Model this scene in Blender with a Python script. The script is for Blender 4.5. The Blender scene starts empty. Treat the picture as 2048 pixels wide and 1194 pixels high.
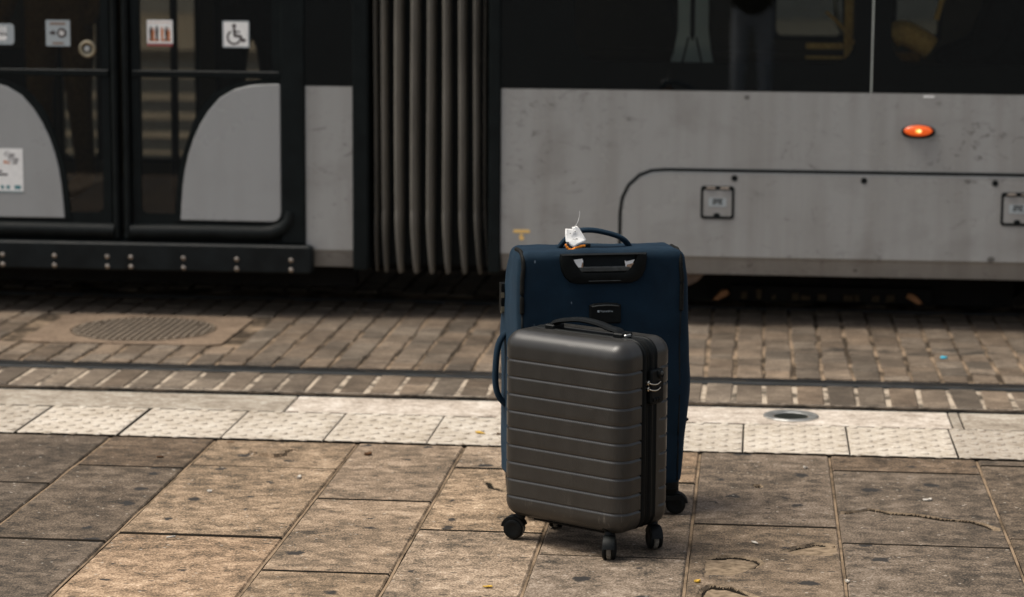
import bpy, bmesh, math, random
from mathutils import Vector, Matrix, noise as mnoise
R = math.radians
random.seed(7)
sc = bpy.context.scene
COL = sc.collection

# ------------------------------------------------------------------ camera, sky, sun, exposure
CAM = Vector((0, 0, 1.64))
YAW, PITCH, ROLL = -0.10037, -0.15211, 0.00596
fwd = Vector((math.sin(YAW) * math.cos(PITCH), math.cos(YAW) * math.cos(PITCH), math.sin(PITCH)))
rgt = Vector((math.cos(YAW), -math.sin(YAW), 0)); up = rgt.cross(fwd)
rg2 = rgt * math.cos(ROLL) + up * math.sin(ROLL); up2 = up * math.cos(ROLL) - rgt * math.sin(ROLL)
cd = bpy.data.cameras.new('camera'); cam = bpy.data.objects.new('camera', cd); COL.objects.link(cam)
M3 = Matrix((rg2, up2, -fwd)).transposed()
cam.matrix_world = Matrix.Translation(CAM) @ M3.to_4x4()
cd.lens = 85.43; cd.sensor_width = 36; cd.clip_start = 0.05; cd.clip_end = 3000
cd.dof.use_dof = True; cd.dof.focus_distance = 6.35; cd.dof.aperture_fstop = 3.2
sc.camera = cam

SUN_EL, SUN_AZ = 65, 262          # sun to the left, a little behind the camera, veiled by cloud
w = bpy.data.worlds.new('World'); sc.world = w; w.use_nodes = True
nt = w.node_tree; nt.nodes.clear()
sky = nt.nodes.new('ShaderNodeTexSky'); sky.sky_type = 'NISHITA'; sky.sun_disc = False
sky.sun_elevation = R(SUN_EL); sky.sun_rotation = R(SUN_AZ); sky.dust_density = 4; sky.ozone_density = 1.0; sky.air_density = 1.0
hs = nt.nodes.new('ShaderNodeHueSaturation'); hs.inputs['Saturation'].default_value = 0.45
bg = nt.nodes.new('ShaderNodeBackground'); bg.inputs[1].default_value = 0.068
out = nt.nodes.new('ShaderNodeOutputWorld')
nt.links.new(sky.outputs[0], hs.inputs['Color']); nt.links.new(hs.outputs[0], bg.inputs[0]); nt.links.new(bg.outputs[0], out.inputs[0])
sl = bpy.data.lights.new('sun', 'SUN'); sl.energy = 1.5; sl.angle = R(30); sl.color = (1.0, 0.93, 0.82)
sun = bpy.data.objects.new('sun', sl); COL.objects.link(sun)
sdir = Vector((math.sin(R(SUN_AZ)) * math.cos(R(SUN_EL)), math.cos(R(SUN_AZ)) * math.cos(R(SUN_EL)), math.sin(R(SUN_EL))))
sun.rotation_euler = sdir.to_track_quat('Z', 'Y').to_euler(); sun.location = (-4, -4, 8)
vs = sc.view_settings; vs.view_transform = 'Standard'; vs.look = 'None'; vs.exposure = 1.05; vs.gamma = 1.0
sc.cycles.use_denoising = True
sc.cycles.max_bounces = 8

# ------------------------------------------------------------------ materials
def link(nt, a, b): nt.links.new(a, b)
class N:
    """tiny node-tree helper"""
    def __init__(s, name):
        s.m = bpy.data.materials.new(name); s.m.use_nodes = True; s.t = s.m.node_tree; s.t.nodes.clear()
        s.b = s.t.nodes.new('ShaderNodeBsdfPrincipled'); s.o = s.t.nodes.new('ShaderNodeOutputMaterial')
        link(s.t, s.b.outputs[0], s.o.inputs[0]); s._pos = None
    def pos(s, sx=1, sy=1, sz=1):
        g = s.t.nodes.new('ShaderNodeNewGeometry'); mp = s.t.nodes.new('ShaderNodeMapping')
        mp.inputs['Scale'].default_value = (sx, sy, sz); link(s.t, g.outputs['Position'], mp.inputs[0]); return mp.outputs[0]
    def obj(s, sx=1, sy=1, sz=1):
        g = s.t.nodes.new('ShaderNodeTexCoord'); mp = s.t.nodes.new('ShaderNodeMapping')
        mp.inputs['Scale'].default_value = (sx, sy, sz); link(s.t, g.outputs['Object'], mp.inputs[0]); return mp.outputs[0]
    def noise(s, co, scale, detail=4, rough=0.55, dist=0):
        n = s.t.nodes.new('ShaderNodeTexNoise'); n.inputs['Scale'].default_value = scale; n.inputs['Detail'].default_value = detail
        n.inputs['Roughness'].default_value = rough; n.inputs['Distortion'].default_value = dist
        link(s.t, co, n.inputs['Vector']); return n.outputs[0]
    def xz(s, sx=1, sz=1):
        g = s.t.nodes.new('ShaderNodeNewGeometry'); a = s.t.nodes.new('ShaderNodeSeparateXYZ'); c = s.t.nodes.new('ShaderNodeCombineXYZ')
        link(s.t, g.outputs['Position'], a.inputs[0]); link(s.t, s.math('MULTIPLY', a.outputs[0], sx), c.inputs[0]); link(s.t, s.math('MULTIPLY', a.outputs[2], sz), c.inputs[1]); return c.outputs[0]
    def voro(s, co, scale, feature='F1'):
        n = s.t.nodes.new('ShaderNodeTexVoronoi'); n.voronoi_dimensions = '2D'; n.feature = feature; n.inputs['Scale'].default_value = scale
        link(s.t, co, n.inputs['Vector']); return n.outputs['Distance'], n.outputs['Color']
    def ramp(s, f, stops):
        r = s.t.nodes.new('ShaderNodeValToRGB'); e = r.color_ramp.elements
        while len(e) < len(stops): e.new(0.5)
        for el, (p, c) in zip(e, stops):
            el.position = p; el.color = (c, c, c, 1) if isinstance(c, (int, float)) else (*c, 1)
        link(s.t, f, r.inputs[0]); return r.outputs[0]
    def mix(s, f, a, b, mode='MIX'):
        n = s.t.nodes.new('ShaderNodeMixRGB'); n.blend_type = mode
        for i, v in ((0, f), (1, a), (2, b)):
            if isinstance(v, (int, float)): n.inputs[i].default_value = v if i == 0 else (v, v, v, 1)
            elif isinstance(v, tuple): n.inputs[i].default_value = (*v, 1)
            else: link(s.t, v, n.inputs[i])
        return n.outputs[0]
    def math(s, op, a, b=0.0, c=None):
        n = s.t.nodes.new('ShaderNodeMath'); n.operation = op
        for i, v in enumerate((a, b) if c is None else (a, b, c)):
            if isinstance(v, (int, float)): n.inputs[i].default_value = v
            else: link(s.t, v, n.inputs[i])
        return n.outputs[0]
    def sep(s, c):
        n = s.t.nodes.new('ShaderNodeSeparateColor'); link(s.t, c, n.inputs[0]); return n.outputs
    def info(s, k):
        n = s.t.nodes.new('ShaderNodeObjectInfo'); return n.outputs[k]
    def bump(s, h, strength=0.3, dist=0.002):
        n = s.t.nodes.new('ShaderNodeBump'); n.inputs['Strength'].default_value = strength; n.inputs['Distance'].default_value = dist
        link(s.t, h, n.inputs['Height']); link(s.t, n.outputs[0], s.b.inputs['Normal']); return s
    def col(s, c):
        if isinstance(c, tuple): s.b.inputs['Base Color'].default_value = (*c, 1)
        else: link(s.t, c, s.b.inputs['Base Color'])
        return s
    def set(s, rough=0.5, spec=0.5, metal=0.0):
        if isinstance(rough, (int, float)): s.b.inputs['Roughness'].default_value = rough
        else: link(s.t, rough, s.b.inputs['Roughness'])
        s.b.inputs['Specular IOR Level'].default_value = spec; s.b.inputs['Metallic'].default_value = metal; return s

MATS = {}
def worn(name, c, rough=0.5, spec=0.4, metal=0.0, var=0.25, scale=30, bump=0.0, sx=1, sz=1):
    """plain colour with uneven wear"""
    n = N(name); co = n.pos(sx, sx, sz)
    a = n.noise(co, scale, 5); dk = tuple(x * (1 - var) for x in c); lt = tuple(min(1, x * (1 + var)) for x in c)
    n.col(n.mix(n.ramp(a, [(0.3, 0.0), (0.7, 1.0)]), dk, lt))
    n.set(n.math('ADD', n.math('MULTIPLY', a, 0.25), rough - 0.12), spec, metal)
    if bump: n.bump(a, bump)
    MATS[name] = n.m; return n.m

# pavement slabs: worn concrete-stone, warm, gum spots, grit
def slab_mat():
    n = N('worn_slab'); co = n.pos(); cs = n.pos(0.8, 1.0, 1.0)
    big = n.noise(co, 2.3, 5, 0.6); mid = n.noise(cs, 17, 7, 0.72, 0.3); fine = n.noise(co, 170, 4, 0.75)
    f = n.math('ADD', n.math('ADD', n.math('MULTIPLY', big, 0.38), n.math('MULTIPLY', mid, 0.85)), n.math('MULTIPLY', fine, 1.05))
    f = n.math('ADD', n.math('MULTIPLY', n.math('SUBTRACT', n.math('MULTIPLY', f, 0.443), 0.505), 1.35), 0.502)
    c = n.ramp(f, [(0.37, (0.030, 0.025, 0.019)), (0.44, (0.105, 0.080, 0.055)), (0.51, (0.225, 0.160, 0.104)), (0.59, (0.39, 0.29, 0.20)), (0.68, (0.58, 0.47, 0.36))])
    c = n.mix(1.0, c, n.info('Color'), 'MULTIPLY')
    # trodden-in gum
    wob = n.mix(1.0, co, n.mix(1.0, n.mix(0.0, (0.05, 0.05, 0.05), 0.0), n.t.nodes.new('ShaderNodeTexNoise').outputs['Color'], 'MULTIPLY'), 'ADD')
    nz_ = [x for x in n.t.nodes if x.type == 'TEX_NOISE'][-1]; nz_.inputs['Scale'].default_value = 40; link(n.t, co, nz_.inputs['Vector'])
    d, cc = n.voro(wob, 5.2); s = n.sep(cc)
    rad = n.math('MULTIPLY', n.math('SUBTRACT', s[0], 0.40), 0.26)
    g = n.ramp(n.math('SUBTRACT', rad, d), [(0.0, 0.0), (0.035, 1.0)])
    c = n.mix(n.math('MULTIPLY', g, 0.93), c, (0.026, 0.025, 0.024))
    d2, c2 = n.voro(n.pos(0.55, 1, 1), 34); s2 = n.sep(c2)
    g2 = n.ramp(n.math('SUBTRACT', n.math('MULTIPLY', n.math('SUBTRACT', s2[0], 0.62), 0.62), d2), [(0.0, 0.0), (0.05, 1.0)])
    c = n.mix(n.math('MULTIPLY', g2, 0.75), c, (0.03, 0.026, 0.021))
    d3, c3 = n.voro(n.pos(0.6, 1, 1), 70); s3 = n.sep(c3)
    g3 = n.ramp(n.math('SUBTRACT', n.math('MULTIPLY', n.math('SUBTRACT', s3[1], 0.9), 2.2), d3), [(0.0, 0.0), (0.05, 1.0)])
    c = n.mix(n.math('MULTIPLY', g3, 0.65), c, (0.62, 0.56, 0.47))
    n.col(c).set(n.ramp(mid, [(0.3, 0.6), (0.7, 0.9)]), 0.25)
    n.bump(n.math('ADD', n.math('MULTIPLY', fine, 0.6), n.math('MULTIPLY', mid, 1.0)), 0.55, 0.003)
    MATS['slab'] = n.m
slab_mat()
def stone(name, dark, mid, lite, speck, scale=120, rough=0.75, bump=0.35, tint=True):
    n = N(name); co = n.pos()
    a = n.noise(co, 5, 5, 0.6); b = n.noise(co, scale, 4, 0.75); m = n.noise(n.pos(0.6, 1, 1), 26, 5, 0.65)
    f = n.math('MULTIPLY', n.math('ADD', n.math('ADD', n.math('MULTIPLY', a, 0.6), n.math('MULTIPLY', b, 0.8)), n.math('MULTIPLY', m, 0.7)), 0.476)
    c = n.ramp(f, [(0.36, dark), (0.5, mid), (0.64, lite)])
    if tint: c = n.mix(1.0, c, n.info('Color'), 'MULTIPLY')
    if name == 'sett_stone':            # oily streak left along the middle of the track
        sp = n.t.nodes.new('ShaderNodeSeparateXYZ'); link(n.t, co, sp.inputs[0])
        bnd = n.ramp(n.math('ABSOLUTE', n.math('SUBTRACT', sp.outputs[1], 9.50)), [(0.02, 1.0), (0.13, 0.0)])
        st = n.math('MULTIPLY', n.math('MULTIPLY', bnd, n.ramp(n.noise(n.pos(1, 1.6, 1), 5.5, 4, 0.6, 0.8), [(0.47, 0.0), (0.62, 0.85)])), n.ramp(sp.outputs[0], [(0.0, 0.25), (0.02, 1.0)]))
        c = n.mix(st, c, (0.012, 0.011, 0.010))
    d, cc = n.voro(n.pos(0.6, 1, 1), 42); s = n.sep(cc)
    g = n.ramp(n.math('SUBTRACT', n.math('MULTIPLY', n.math('SUBTRACT', s[0], 0.78), 0.9), d), [(0.0, 0.0), (0.06, 1.0)])
    c = n.mix(n.math('MULTIPLY', g, 0.7), c, speck)
    n.col(c).set(rough, 0.3); n.bump(n.math('ADD', b, m), bump, 0.003); MATS[name] = n.m
stone('tactile_concrete', (0.26, 0.21, 0.15), (0.52, 0.46, 0.385), (0.70, 0.655, 0.58), (0.16, 0.105, 0.06), 90)
def dirt():  # dirt round the domes, mixed with their painted shade
    n = N('tile_dirt_shade'); a = n.noise(n.pos(), 38, 3, 0.7)
    n.col(n.mix(n.ramp(a, [(0.42, 0.0), (0.6, 1.0)]), (0.57, 0.505, 0.425), (0.15, 0.095, 0.05))).set(0.9, 0.1); MATS['tile_dirt_shade'] = n.m
dirt()
stone('kerb_granite', (0.15, 0.115, 0.085), (0.50, 0.43, 0.35), (0.84, 0.79, 0.70), (0.17, 0.13, 0.10), 55)
stone('sett_stone', (0.048, 0.036, 0.026), (0.140, 0.107, 0.077), (0.29, 0.228, 0.166), (0.04, 0.034, 0.028), 95, 0.7, 0.5)
stone('manhole_concrete', (0.08, 0.056, 0.038), (0.20, 0.142, 0.096), (0.33, 0.245, 0.17), (0.06, 0.045, 0.03), 80, 0.8, 0.4, False)
def bed(name, a, b, lo, hi, scale=9):
    n = N(name); f = n.noise(n.pos(), scale, 5, 0.7); g = n.noise(n.pos(), 160, 3, 0.7)
    c = n.mix(n.ramp(f, [(lo, 0.0), (hi, 1.0)]), a, b); c = n.mix(n.math('MULTIPLY', g, 0.6), c, tuple(x * 0.4 for x in b))
    n.col(c).set(0.95, 0.1); n.bump(g, 0.6, 0.004); MATS[name] = n.m
bed('sand_joint', (0.03, 0.025, 0.02), (0.58, 0.48, 0.37), 0.40, 0.54, 8)
bed('sand_dull', (0.02, 0.017, 0.014), (0.36, 0.265, 0.18), 0.44, 0.58, 4.5)
bed('slab_joint', (0.06, 0.045, 0.03), (0.34, 0.245, 0.16), 0.34, 0.56, 6)
bed('asphalt', (0.035, 0.034, 0.033), (0.065, 0.062, 0.058), 0.3, 0.7, 3)
bed('far_paving', (0.16, 0.13, 0.10), (0.27, 0.22, 0.17), 0.3, 0.7, 2)
bed('joint_dirt', (0.010, 0.009, 0.007), (0.035, 0.027, 0.019), 0.3, 0.7, 8)
bed('slab_chip', (0.13, 0.095, 0.062), (0.40, 0.30, 0.20), 0.35, 0.62, 40)
bed('plaza_asphalt', (0.024, 0.026, 0.026), (0.040, 0.043, 0.043), 0.3, 0.7, 2)
bed('under_tram_dirt', (0.012, 0.011, 0.01), (0.03, 0.026, 0.022), 0.3, 0.7, 4)
worn('rail_steel', (0.028, 0.030, 0.031), 0.5, 0.25, 0.2, 0.4, 14)
worn('rail_rubber', (0.010, 0.011, 0.011), 0.9, 0.05, 0, 0.4, 40)
worn('iron_dark', (0.008, 0.007, 0.006), 0.8, 0.15, 0, 0.3, 30)
worn('cast_iron', (0.16, 0.125, 0.09), 0.62, 0.4, 0.25, 0.4, 40, 0.3)
worn('stainless', (0.60, 0.60, 0.57), 0.36, 0.5, 0.9, 0.2, 30)
worn('lens_dark', (0.014, 0.016, 0.013), 0.6, 0.12, 0, 0.3, 20)

def paint(name, c, dirt, k=1.0):
    """tram paint: satin, faint road film running down and scuffs"""
    n = N(name); co = n.pos()
    film = n.noise(n.pos(5.0, 1, 0.45), 2.2, 4, 0.55); smear = n.noise(n.pos(0.8, 1, 1.1), 3.6, 6, 0.62, 0.3); gr = n.noise(co, 300, 2, 0.7)
    cc = n.mix(n.ramp(film, [(0.36, 0.34 * k), (0.58, 0.0)]), c, dirt)
    cc = n.mix(n.ramp(smear, [(0.52, 0.0), (0.74, 0.4 * k)]), cc, tuple(x * 0.8 for x in dirt))
    sc1 = n.ramp(n.noise(n.pos(0.8, 1, 1.6), 8.0, 8, 0.75, 2.0), [(0.575, 0.0), (0.66, 0.75 * k)])                # rubbed scuffs, only in patches
    sc2 = n.ramp(n.noise(co, 1.6, 3), [(0.46, 0.0), (0.58, 1.0)]); cc = n.mix(n.math('MULTIPLY', sc1, sc2), cc, tuple(x * 0.38 for x in dirt))
    d, vc = n.voro(n.xz(0.8, 1), 2.6); s = n.sep(vc)
    ding = n.ramp(n.math('SUBTRACT', n.math('MULTIPLY', n.math('SUBTRACT', s[0], 0.62), 0.11), d), [(0.0, 0.0), (0.018, 0.8)])
    cc = n.mix(ding, cc, (0.045, 0.04, 0.034))
    cc = n.mix(n.math('MULTIPLY', gr, 0.14), cc, tuple(x * 0.5 for x in c))
    n.col(cc).set(n.math('ADD', n.math('MULTIPLY', smear, 0.22), 0.18), 0.55); MATS[name] = n.m
paint('body_paint', (0.365, 0.362, 0.347), (0.215, 0.195, 0.172))
paint('door_paint', (0.37, 0.375, 0.37), (0.25, 0.24, 0.225), 0.4)
worn('black_frame', (0.0055, 0.0080, 0.0082), 0.5, 0.14, 0, 0.3, 12)
worn('black_rubber', (0.0070, 0.0090, 0.0090), 0.55, 0.16, 0, 0.35, 18)
worn('sill_black', (0.0085, 0.0110, 0.0115), 0.5, 0.18, 0, 0.4, 10)
worn('rivet_steel', (0.42, 0.36, 0.30), 0.35, 0.5, 0.85, 0.2, 50)
worn('undergear', (0.010, 0.009, 0.008), 0.85, 0.15, 0, 0.4, 9)
worn('rusty_gear', (0.34, 0.16, 0.07), 0.8, 0.2, 0, 0.4, 30)
worn('gear_grime', (0.045, 0.032, 0.018), 0.8, 0.1, 0, 0.5, 60)
worn('wheel_iron', (0.14, 0.10, 0.075), 0.7, 0.3, 0.2, 0.4, 15)
worn('bellows_fabric', (0.245, 0.226, 0.192), 0.62, 0.3, 0, 0.22, 7, 0, 1, 0.4)
worn('interior_tan', (0.085, 0.060, 0.034), 0.6, 0.3, 0, 0.2, 6)
worn('interior_dark', (0.02, 0.021, 0.02), 0.7, 0.2, 0, 0.3, 6)
worn('interior_grey', (0.60, 0.63, 0.57), 0.5, 0.3, 0, 0.12, 6)
worn('mustard', (0.92, 0.50, 0.15), 0.85, 0.1, 0, 0.25, 70)
worn('seat_fabric', (0.40, 0.20, 0.06), 0.9, 0.1, 0, 0.3, 90)
worn('brass', (0.34, 0.29, 0.20), 0.35, 0.5, 0.8, 0.25, 60)
worn('sign_white', (0.92, 0.91, 0.88), 0.45, 0.4, 0, 0.06, 40)
worn('sign_silver', (0.40, 0.44, 0.45), 0.45, 0.4, 0, 0.2, 300)
worn('sign_dark', (0.035, 0.018, 0.016), 0.5, 0.3, 0, 0.2, 60)
worn('sign_brown', (0.26, 0.19, 0.15), 0.5, 0.3, 0, 0.3, 200)
worn('sign_orange', (0.60, 0.22, 0.09), 0.5, 0.3, 0, 0.3, 80)
worn('sign_red', (0.33, 0.07, 0.07), 0.5, 0.3, 0, 0.15, 80)
worn('sign_teal', (0.04, 0.22, 0.25), 0.5, 0.3, 0, 0.15, 80)
worn('decal_yellow', (0.92, 0.58, 0.20), 0.55, 0.3, 0, 0.15, 60)
def glass(name, tint, ior=1.45):
    n = N(name); t = n.t; t.nodes.remove(n.b)
    tr = t.nodes.new('ShaderNodeBsdfTransparent'); tr.inputs[0].default_value = (*tint, 1)
    gl = t.nodes.new('ShaderNodeBsdfGlossy'); gl.inputs['Roughness'].default_value = 0.015; gl.inputs[0].default_value = (1, 1, 1, 1)
    fr = t.nodes.new('ShaderNodeFresnel'); fr.inputs[0].default_value = ior; mx = t.nodes.new('ShaderNodeMixShader')
    link(t, fr.outputs[0], mx.inputs[0]); link(t, tr.outputs[0], mx.inputs[1]); link(t, gl.outputs[0], mx.inputs[2]); link(t, mx.outputs[0], n.o.inputs[0])
    MATS[name] = n.m
glass('tinted_glass', (0.60, 0.64, 0.62), 1.75); glass('far_glass', (0.15, 0.17, 0.175)); glass('far_door_glass', (0.40, 0.38, 0.34))
def emis(name, c, e, base=(0.5, 0.1, 0.02)):
    n = N(name); n.col(base).set(0.25, 0.5); n.b.inputs['Emission Color'].default_value = (*c, 1); n.b.inputs['Emission Strength'].default_value = e; MATS[name] = n.m
emis('amber_lens', (0.72, 0.085, 0.010), 0.36, (0.55, 0.10, 0.02)); emis('amber_bulb', (1.0, 0.42, 0.06), 0.9); emis('bulb_core', (1.0, 0.72, 0.30), 1.2)

# luggage
def shell_mat():
    n = N('grey_abs'); t = n.t; co = n.obj()
    wv = t.nodes.new('ShaderNodeTexWave'); wv.inputs['Scale'].default_value = 85; wv.bands_direction = 'DIAGONAL'; wv.inputs['Distortion'].default_value = 0.4
    link(t, co, wv.inputs[0]); sm = n.noise(n.obj(1, 1, 0.35), 26, 6, 0.7)
    c = n.mix(n.ramp(sm, [(0.35, 0.0), (0.7, 1.0)]), (0.0215, 0.0200, 0.0172), (0.0310, 0.0288, 0.0245))
    sep = t.nodes.new('ShaderNodeSeparateXYZ'); link(t, co, sep.inputs[0])
    low = n.ramp(sep.outputs[2], [(0.075, 1.0), (0.16, 0.0)])
    sc_ = n.math('MULTIPLY', low, n.ramp(n.noise(n.obj(1, 1, 0.22), 48, 6, 0.75), [(0.60, 0.0), (0.70, 0.8)]))
    c = n.mix(sc_, c, (0.20, 0.18, 0.15))
    scr = n.math('MULTIPLY', n.ramp(n.noise(n.obj(0.25, 1, 3.0), 60, 4, 0.7, 0.6), [(0.66, 0.0), (0.70, 0.45)]), n.ramp(n.noise(co, 9, 2), [(0.5, 0.0), (0.62, 1.0)]))
    c = n.mix(scr, c, (0.11, 0.10, 0.085))
    n.col(c).set(n.math('ADD', n.math('MULTIPLY', sm, 0.2), 0.25), 0.55)
    n.bump(wv.outputs[1], 0.22, 0.0006); MATS['grey_abs'] = n.m
shell_mat()
def cloth(name, a, b, weave=900, sheen=0.25):
    n = N(name); co = n.obj(); k = n.noise(co, weave, 2, 0.8); m = n.noise(co, 11, 6, 0.65)
    c = n.mix(n.ramp(n.math('ADD', n.math('MULTIPLY', k, 0.5), n.math('MULTIPLY', m, 0.5)), [(0.36, 0.0), (0.64, 1.0)]), a, b)
    d, vc = n.voro(n.xz(1, .5), 30); s = n.sep(vc)
    lint = n.ramp(n.math('SUBTRACT', n.math('MULTIPLY', n.math('SUBTRACT', s[0], 0.95), 1.6), d), [(0.0, 0.0), (0.02, 0.5)])
    c = n.mix(lint, c, (0.20, 0.25, 0.30))
    n.col(c).set(0.82, 0.2); n.b.inputs['Sheen Weight'].default_value = sheen; n.b.inputs['Sheen Tint'].default_value = (0.25, 0.5, 0.8, 1)
    n.bump(n.math('ADD', n.math('MULTIPLY', k, 0.4), m), 0.25, 0.003); MATS[name] = n.m
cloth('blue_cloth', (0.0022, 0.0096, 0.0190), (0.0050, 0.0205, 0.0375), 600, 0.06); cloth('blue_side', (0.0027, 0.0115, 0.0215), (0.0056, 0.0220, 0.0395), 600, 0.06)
cloth('black_cloth', (0.006, 0.008, 0.009), (0.011, 0.014, 0.015), 600, 0.0)
worn('black_plastic', (0.0040, 0.0050, 0.0050), 0.50, 0.16, 0, 0.3, 40)
worn('grey_plastic', (0.05, 0.053, 0.05), 0.5, 0.4, 0, 0.4, 60)
worn('tread_dust', (0.16, 0.145, 0.12), 0.8, 0.2, 0, 0.5, 120)
worn('chrome', (0.62, 0.56, 0.46), 0.22, 0.5, 1.0, 0.15, 60)
worn('zip_teeth', (0.010, 0.010, 0.0085), 0.65, 0.15, 0.2, 0.6, 260)
worn('paper', (0.88, 0.87, 0.84), 0.8, 0.2, 0, 0.07, 70, 0.3)
worn('brown_paper', (0.36, 0.24, 0.16), 0.85, 0.1, 0, 0.35, 120)
worn('orange_cloth', (0.80, 0.25, 0.03), 0.8, 0.2, 0, 0.3, 50)
worn('ink', (0.03, 0.025, 0.022), 0.7, 0.2, 0, 0.2, 60)
worn('dirty_paper', (0.50, 0.46, 0.40), 0.85, 0.1, 0, 0.3, 120)
worn('leaf_yellow', (0.55, 0.34, 0.05), 0.7, 0.2, 0, 0.3, 60)
worn('leaf_brown', (0.09, 0.045, 0.02), 0.8, 0.2, 0, 0.4, 60)
worn('cap_blue', (0.04, 0.42, 0.58), 0.4, 0.5, 0, 0.1, 60)
worn('denim', (0.52, 0.55, 0.57), 0.9, 0.1, 0, 0.3, 40)
worn('jacket_dark', (0.012, 0.013, 0.014), 0.85, 0.1, 0, 0.3, 40)
worn('coat_brown', (0.26, 0.125, 0.035), 0.9, 0.1, 0, 0.3, 60)
worn('skin', (0.50, 0.30, 0.21), 0.55, 0.3, 0, 0.1, 40)
worn('hair_dark', (0.02, 0.014, 0.010), 0.6, 0.3, 0, 0.3, 80)
worn('facade', (0.50, 0.46, 0.40), 0.85, 0.2, 0, 0.12, 1.5)
worn('facade_trim', (0.36, 0.33, 0.29), 0.85, 0.2, 0, 0.12, 2)
worn('window_dark', (0.03, 0.035, 0.04), 0.15, 0.5, 0, 0.2, 2)

# ------------------------------------------------------------------ mesh helpers
class MB:
    def __init__(s): s.v = []; s.f = []; s.m = []
    def add(s, vs, fs, m=0):
        o = len(s.v); s.v += [tuple(v) for v in vs]; s.f += [tuple(i + o for i in f) for f in fs]; s.m += [m] * len(fs); return s
    def box(s, x0, x1, y0, y1, z0, z1, m=0):
        v = [(x, y, z) for z in (z0, z1) for y in (y0, y1) for x in (x0, x1)]
        return s.add(v, [(0, 2, 3, 1), (4, 5, 7, 6), (0, 1, 5, 4), (2, 6, 7, 3), (0, 4, 6, 2), (1, 3, 7, 5)], m)
    def bbox(s, x0, x1, y0, y1, z0, z1, b, m=0, nb=True, ms=None):
        """box whose top (z1) edges are chamfered by b"""
        v = [(x0, y0, z0), (x1, y0, z0), (x1, y1, z0), (x0, y1, z0), (x0, y0, z1 - b), (x1, y0, z1 - b), (x1, y1, z1 - b), (x0, y1, z1 - b),
             (x0 + b, y0 + b, z1), (x1 - b, y0 + b, z1), (x1 - b, y1 - b, z1), (x0 + b, y1 - b, z1)]
        f = [(0, 1, 5, 4), (1, 2, 6, 5), (2, 3, 7, 6), (3, 0, 4, 7), (4, 5, 9, 8), (5, 6, 10, 9), (6, 7, 11, 10), (7, 4, 8, 11), (8, 9, 10, 11)]
        if not nb: f.append((3, 2, 1, 0))
        s.add(v, f, m)
        if ms is not None: s.m[-9:-1] = [ms] * 5 + [m, ms, m]
        return s
    def prism(s, pts, y0, y1, m=0, ch=0.0, plane='XZ'):
        """polygon in XZ extruded from front y0 (towards camera) to back y1, front edge chamfered by ch"""
        n = len(pts)
        if sum(pts[i][0] * pts[(i + 1) % n][1] - pts[(i + 1) % n][0] * pts[i][1] for i in range(n)) < 0: pts = pts[::-1]
        P = (lambda a, b, y: (a, y, b)) if plane == 'XZ' else (lambda a, b, y: (a, b, y))
        flip = plane != 'XZ'
        rings = []
        if ch:
            ins = inset(pts, ch); sg = 1 if y1 > y0 else -1
            rings = [[P(a, b, y0) for a, b in ins], [P(a, b, y0 + ch * sg) for a, b in pts], [P(a, b, y1) for a, b in pts]]
        else: rings = [[P(a, b, y0) for a, b in pts], [P(a, b, y1) for a, b in pts]]
        v = [p for r in rings for p in r]; f = [tuple(range(n)), tuple(range((len(rings) - 1) * n, len(rings) * n))[::-1]]
        for k in range(len(rings) - 1):
            for i in range(n):
                j = (i + 1) % n; f.append((k * n + j, k * n + i, (k + 1) * n + i, (k + 1) * n + j))
        if flip: f = [q[::-1] for q in f]
        if y1 < y0: f = [q[::-1] for q in f]
        return s.add(v, f, m)
    def disc(s, c, r, ax, th, n=24, m=0, rz=None, prof=None):
        """lathe of a profile [(radius, along)] about axis ax through c"""
        prof = prof or [(0, 0), (r, 0), (r, th), (0, th)]
        ax = Vector(ax).normalized(); a = ax.orthogonal().normalized(); b = ax.cross(a); c = Vector(c); v = []; f = []
        for pr, pa in prof:
            for i in range(n):
                t = 2 * math.pi * i / n; v.append(c + ax * pa + (a * math.cos(t) + b * math.sin(t)) * max(pr, 1e-5))
        for k in range(len(prof) - 1):
            for i in range(n):
                j = (i + 1) % n; f.append((k * n + i, k * n + j, (k + 1) * n + j, (k + 1) * n + i))
        return s.add(v, f, m)
    def tube(s, path, r, n=10, m=0, sx=1.0, cap=True, upv=(0, 0, 1)):
        """round or elliptical tube along a path; r may be a list"""
        path = [Vector(p) for p in path]; v = []; f = []; L = len(path)
        for i, p in enumerate(path):
            d = (path[min(i + 1, L - 1)] - path[max(i - 1, 0)]).normalized(); a = d.cross(Vector(upv))
            if a.length < 1e-4: a = d.cross(Vector((1, 0, 0)))
            a.normalize(); b = a.cross(d); rr = r[i] if isinstance(r, (list, tuple)) else r
            for k in range(n):
                t = 2 * math.pi * k / n; v.append(p + a * math.cos(t) * rr * sx + b * math.sin(t) * rr)
        for i in range(L - 1):
            for k in range(n):
                j = (k + 1) % n; f.append((i * n + k, i * n + j, (i + 1) * n + j, (i + 1) * n + k))
        if cap: f += [tuple(range(n))[::-1], tuple(range((L - 1) * n, L * n))]
        return s.add(v, f, m)
    def build(s, name, mats, parent=None, smooth=False, loc=None, angle=None):
        me = bpy.data.meshes.new(name); me.from_pydata(s.v, [], s.f); me.update()
        for k in (mats if isinstance(mats, (list, tuple)) else [mats]): me.materials.append(MATS[k])
        for p, k in zip(me.polygons, s.m): p.material_index = k
        bm = bmesh.new(); bm.from_mesh(me); bmesh.ops.recalc_face_normals(bm, faces=bm.faces); bm.to_mesh(me); bm.free()
        if smooth:
            for p in me.polygons: p.use_smooth = True
            if angle is not None: me.set_sharp_from_angle(angle=R(angle))
        return place(name, me, parent, loc)
INV = {}
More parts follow.
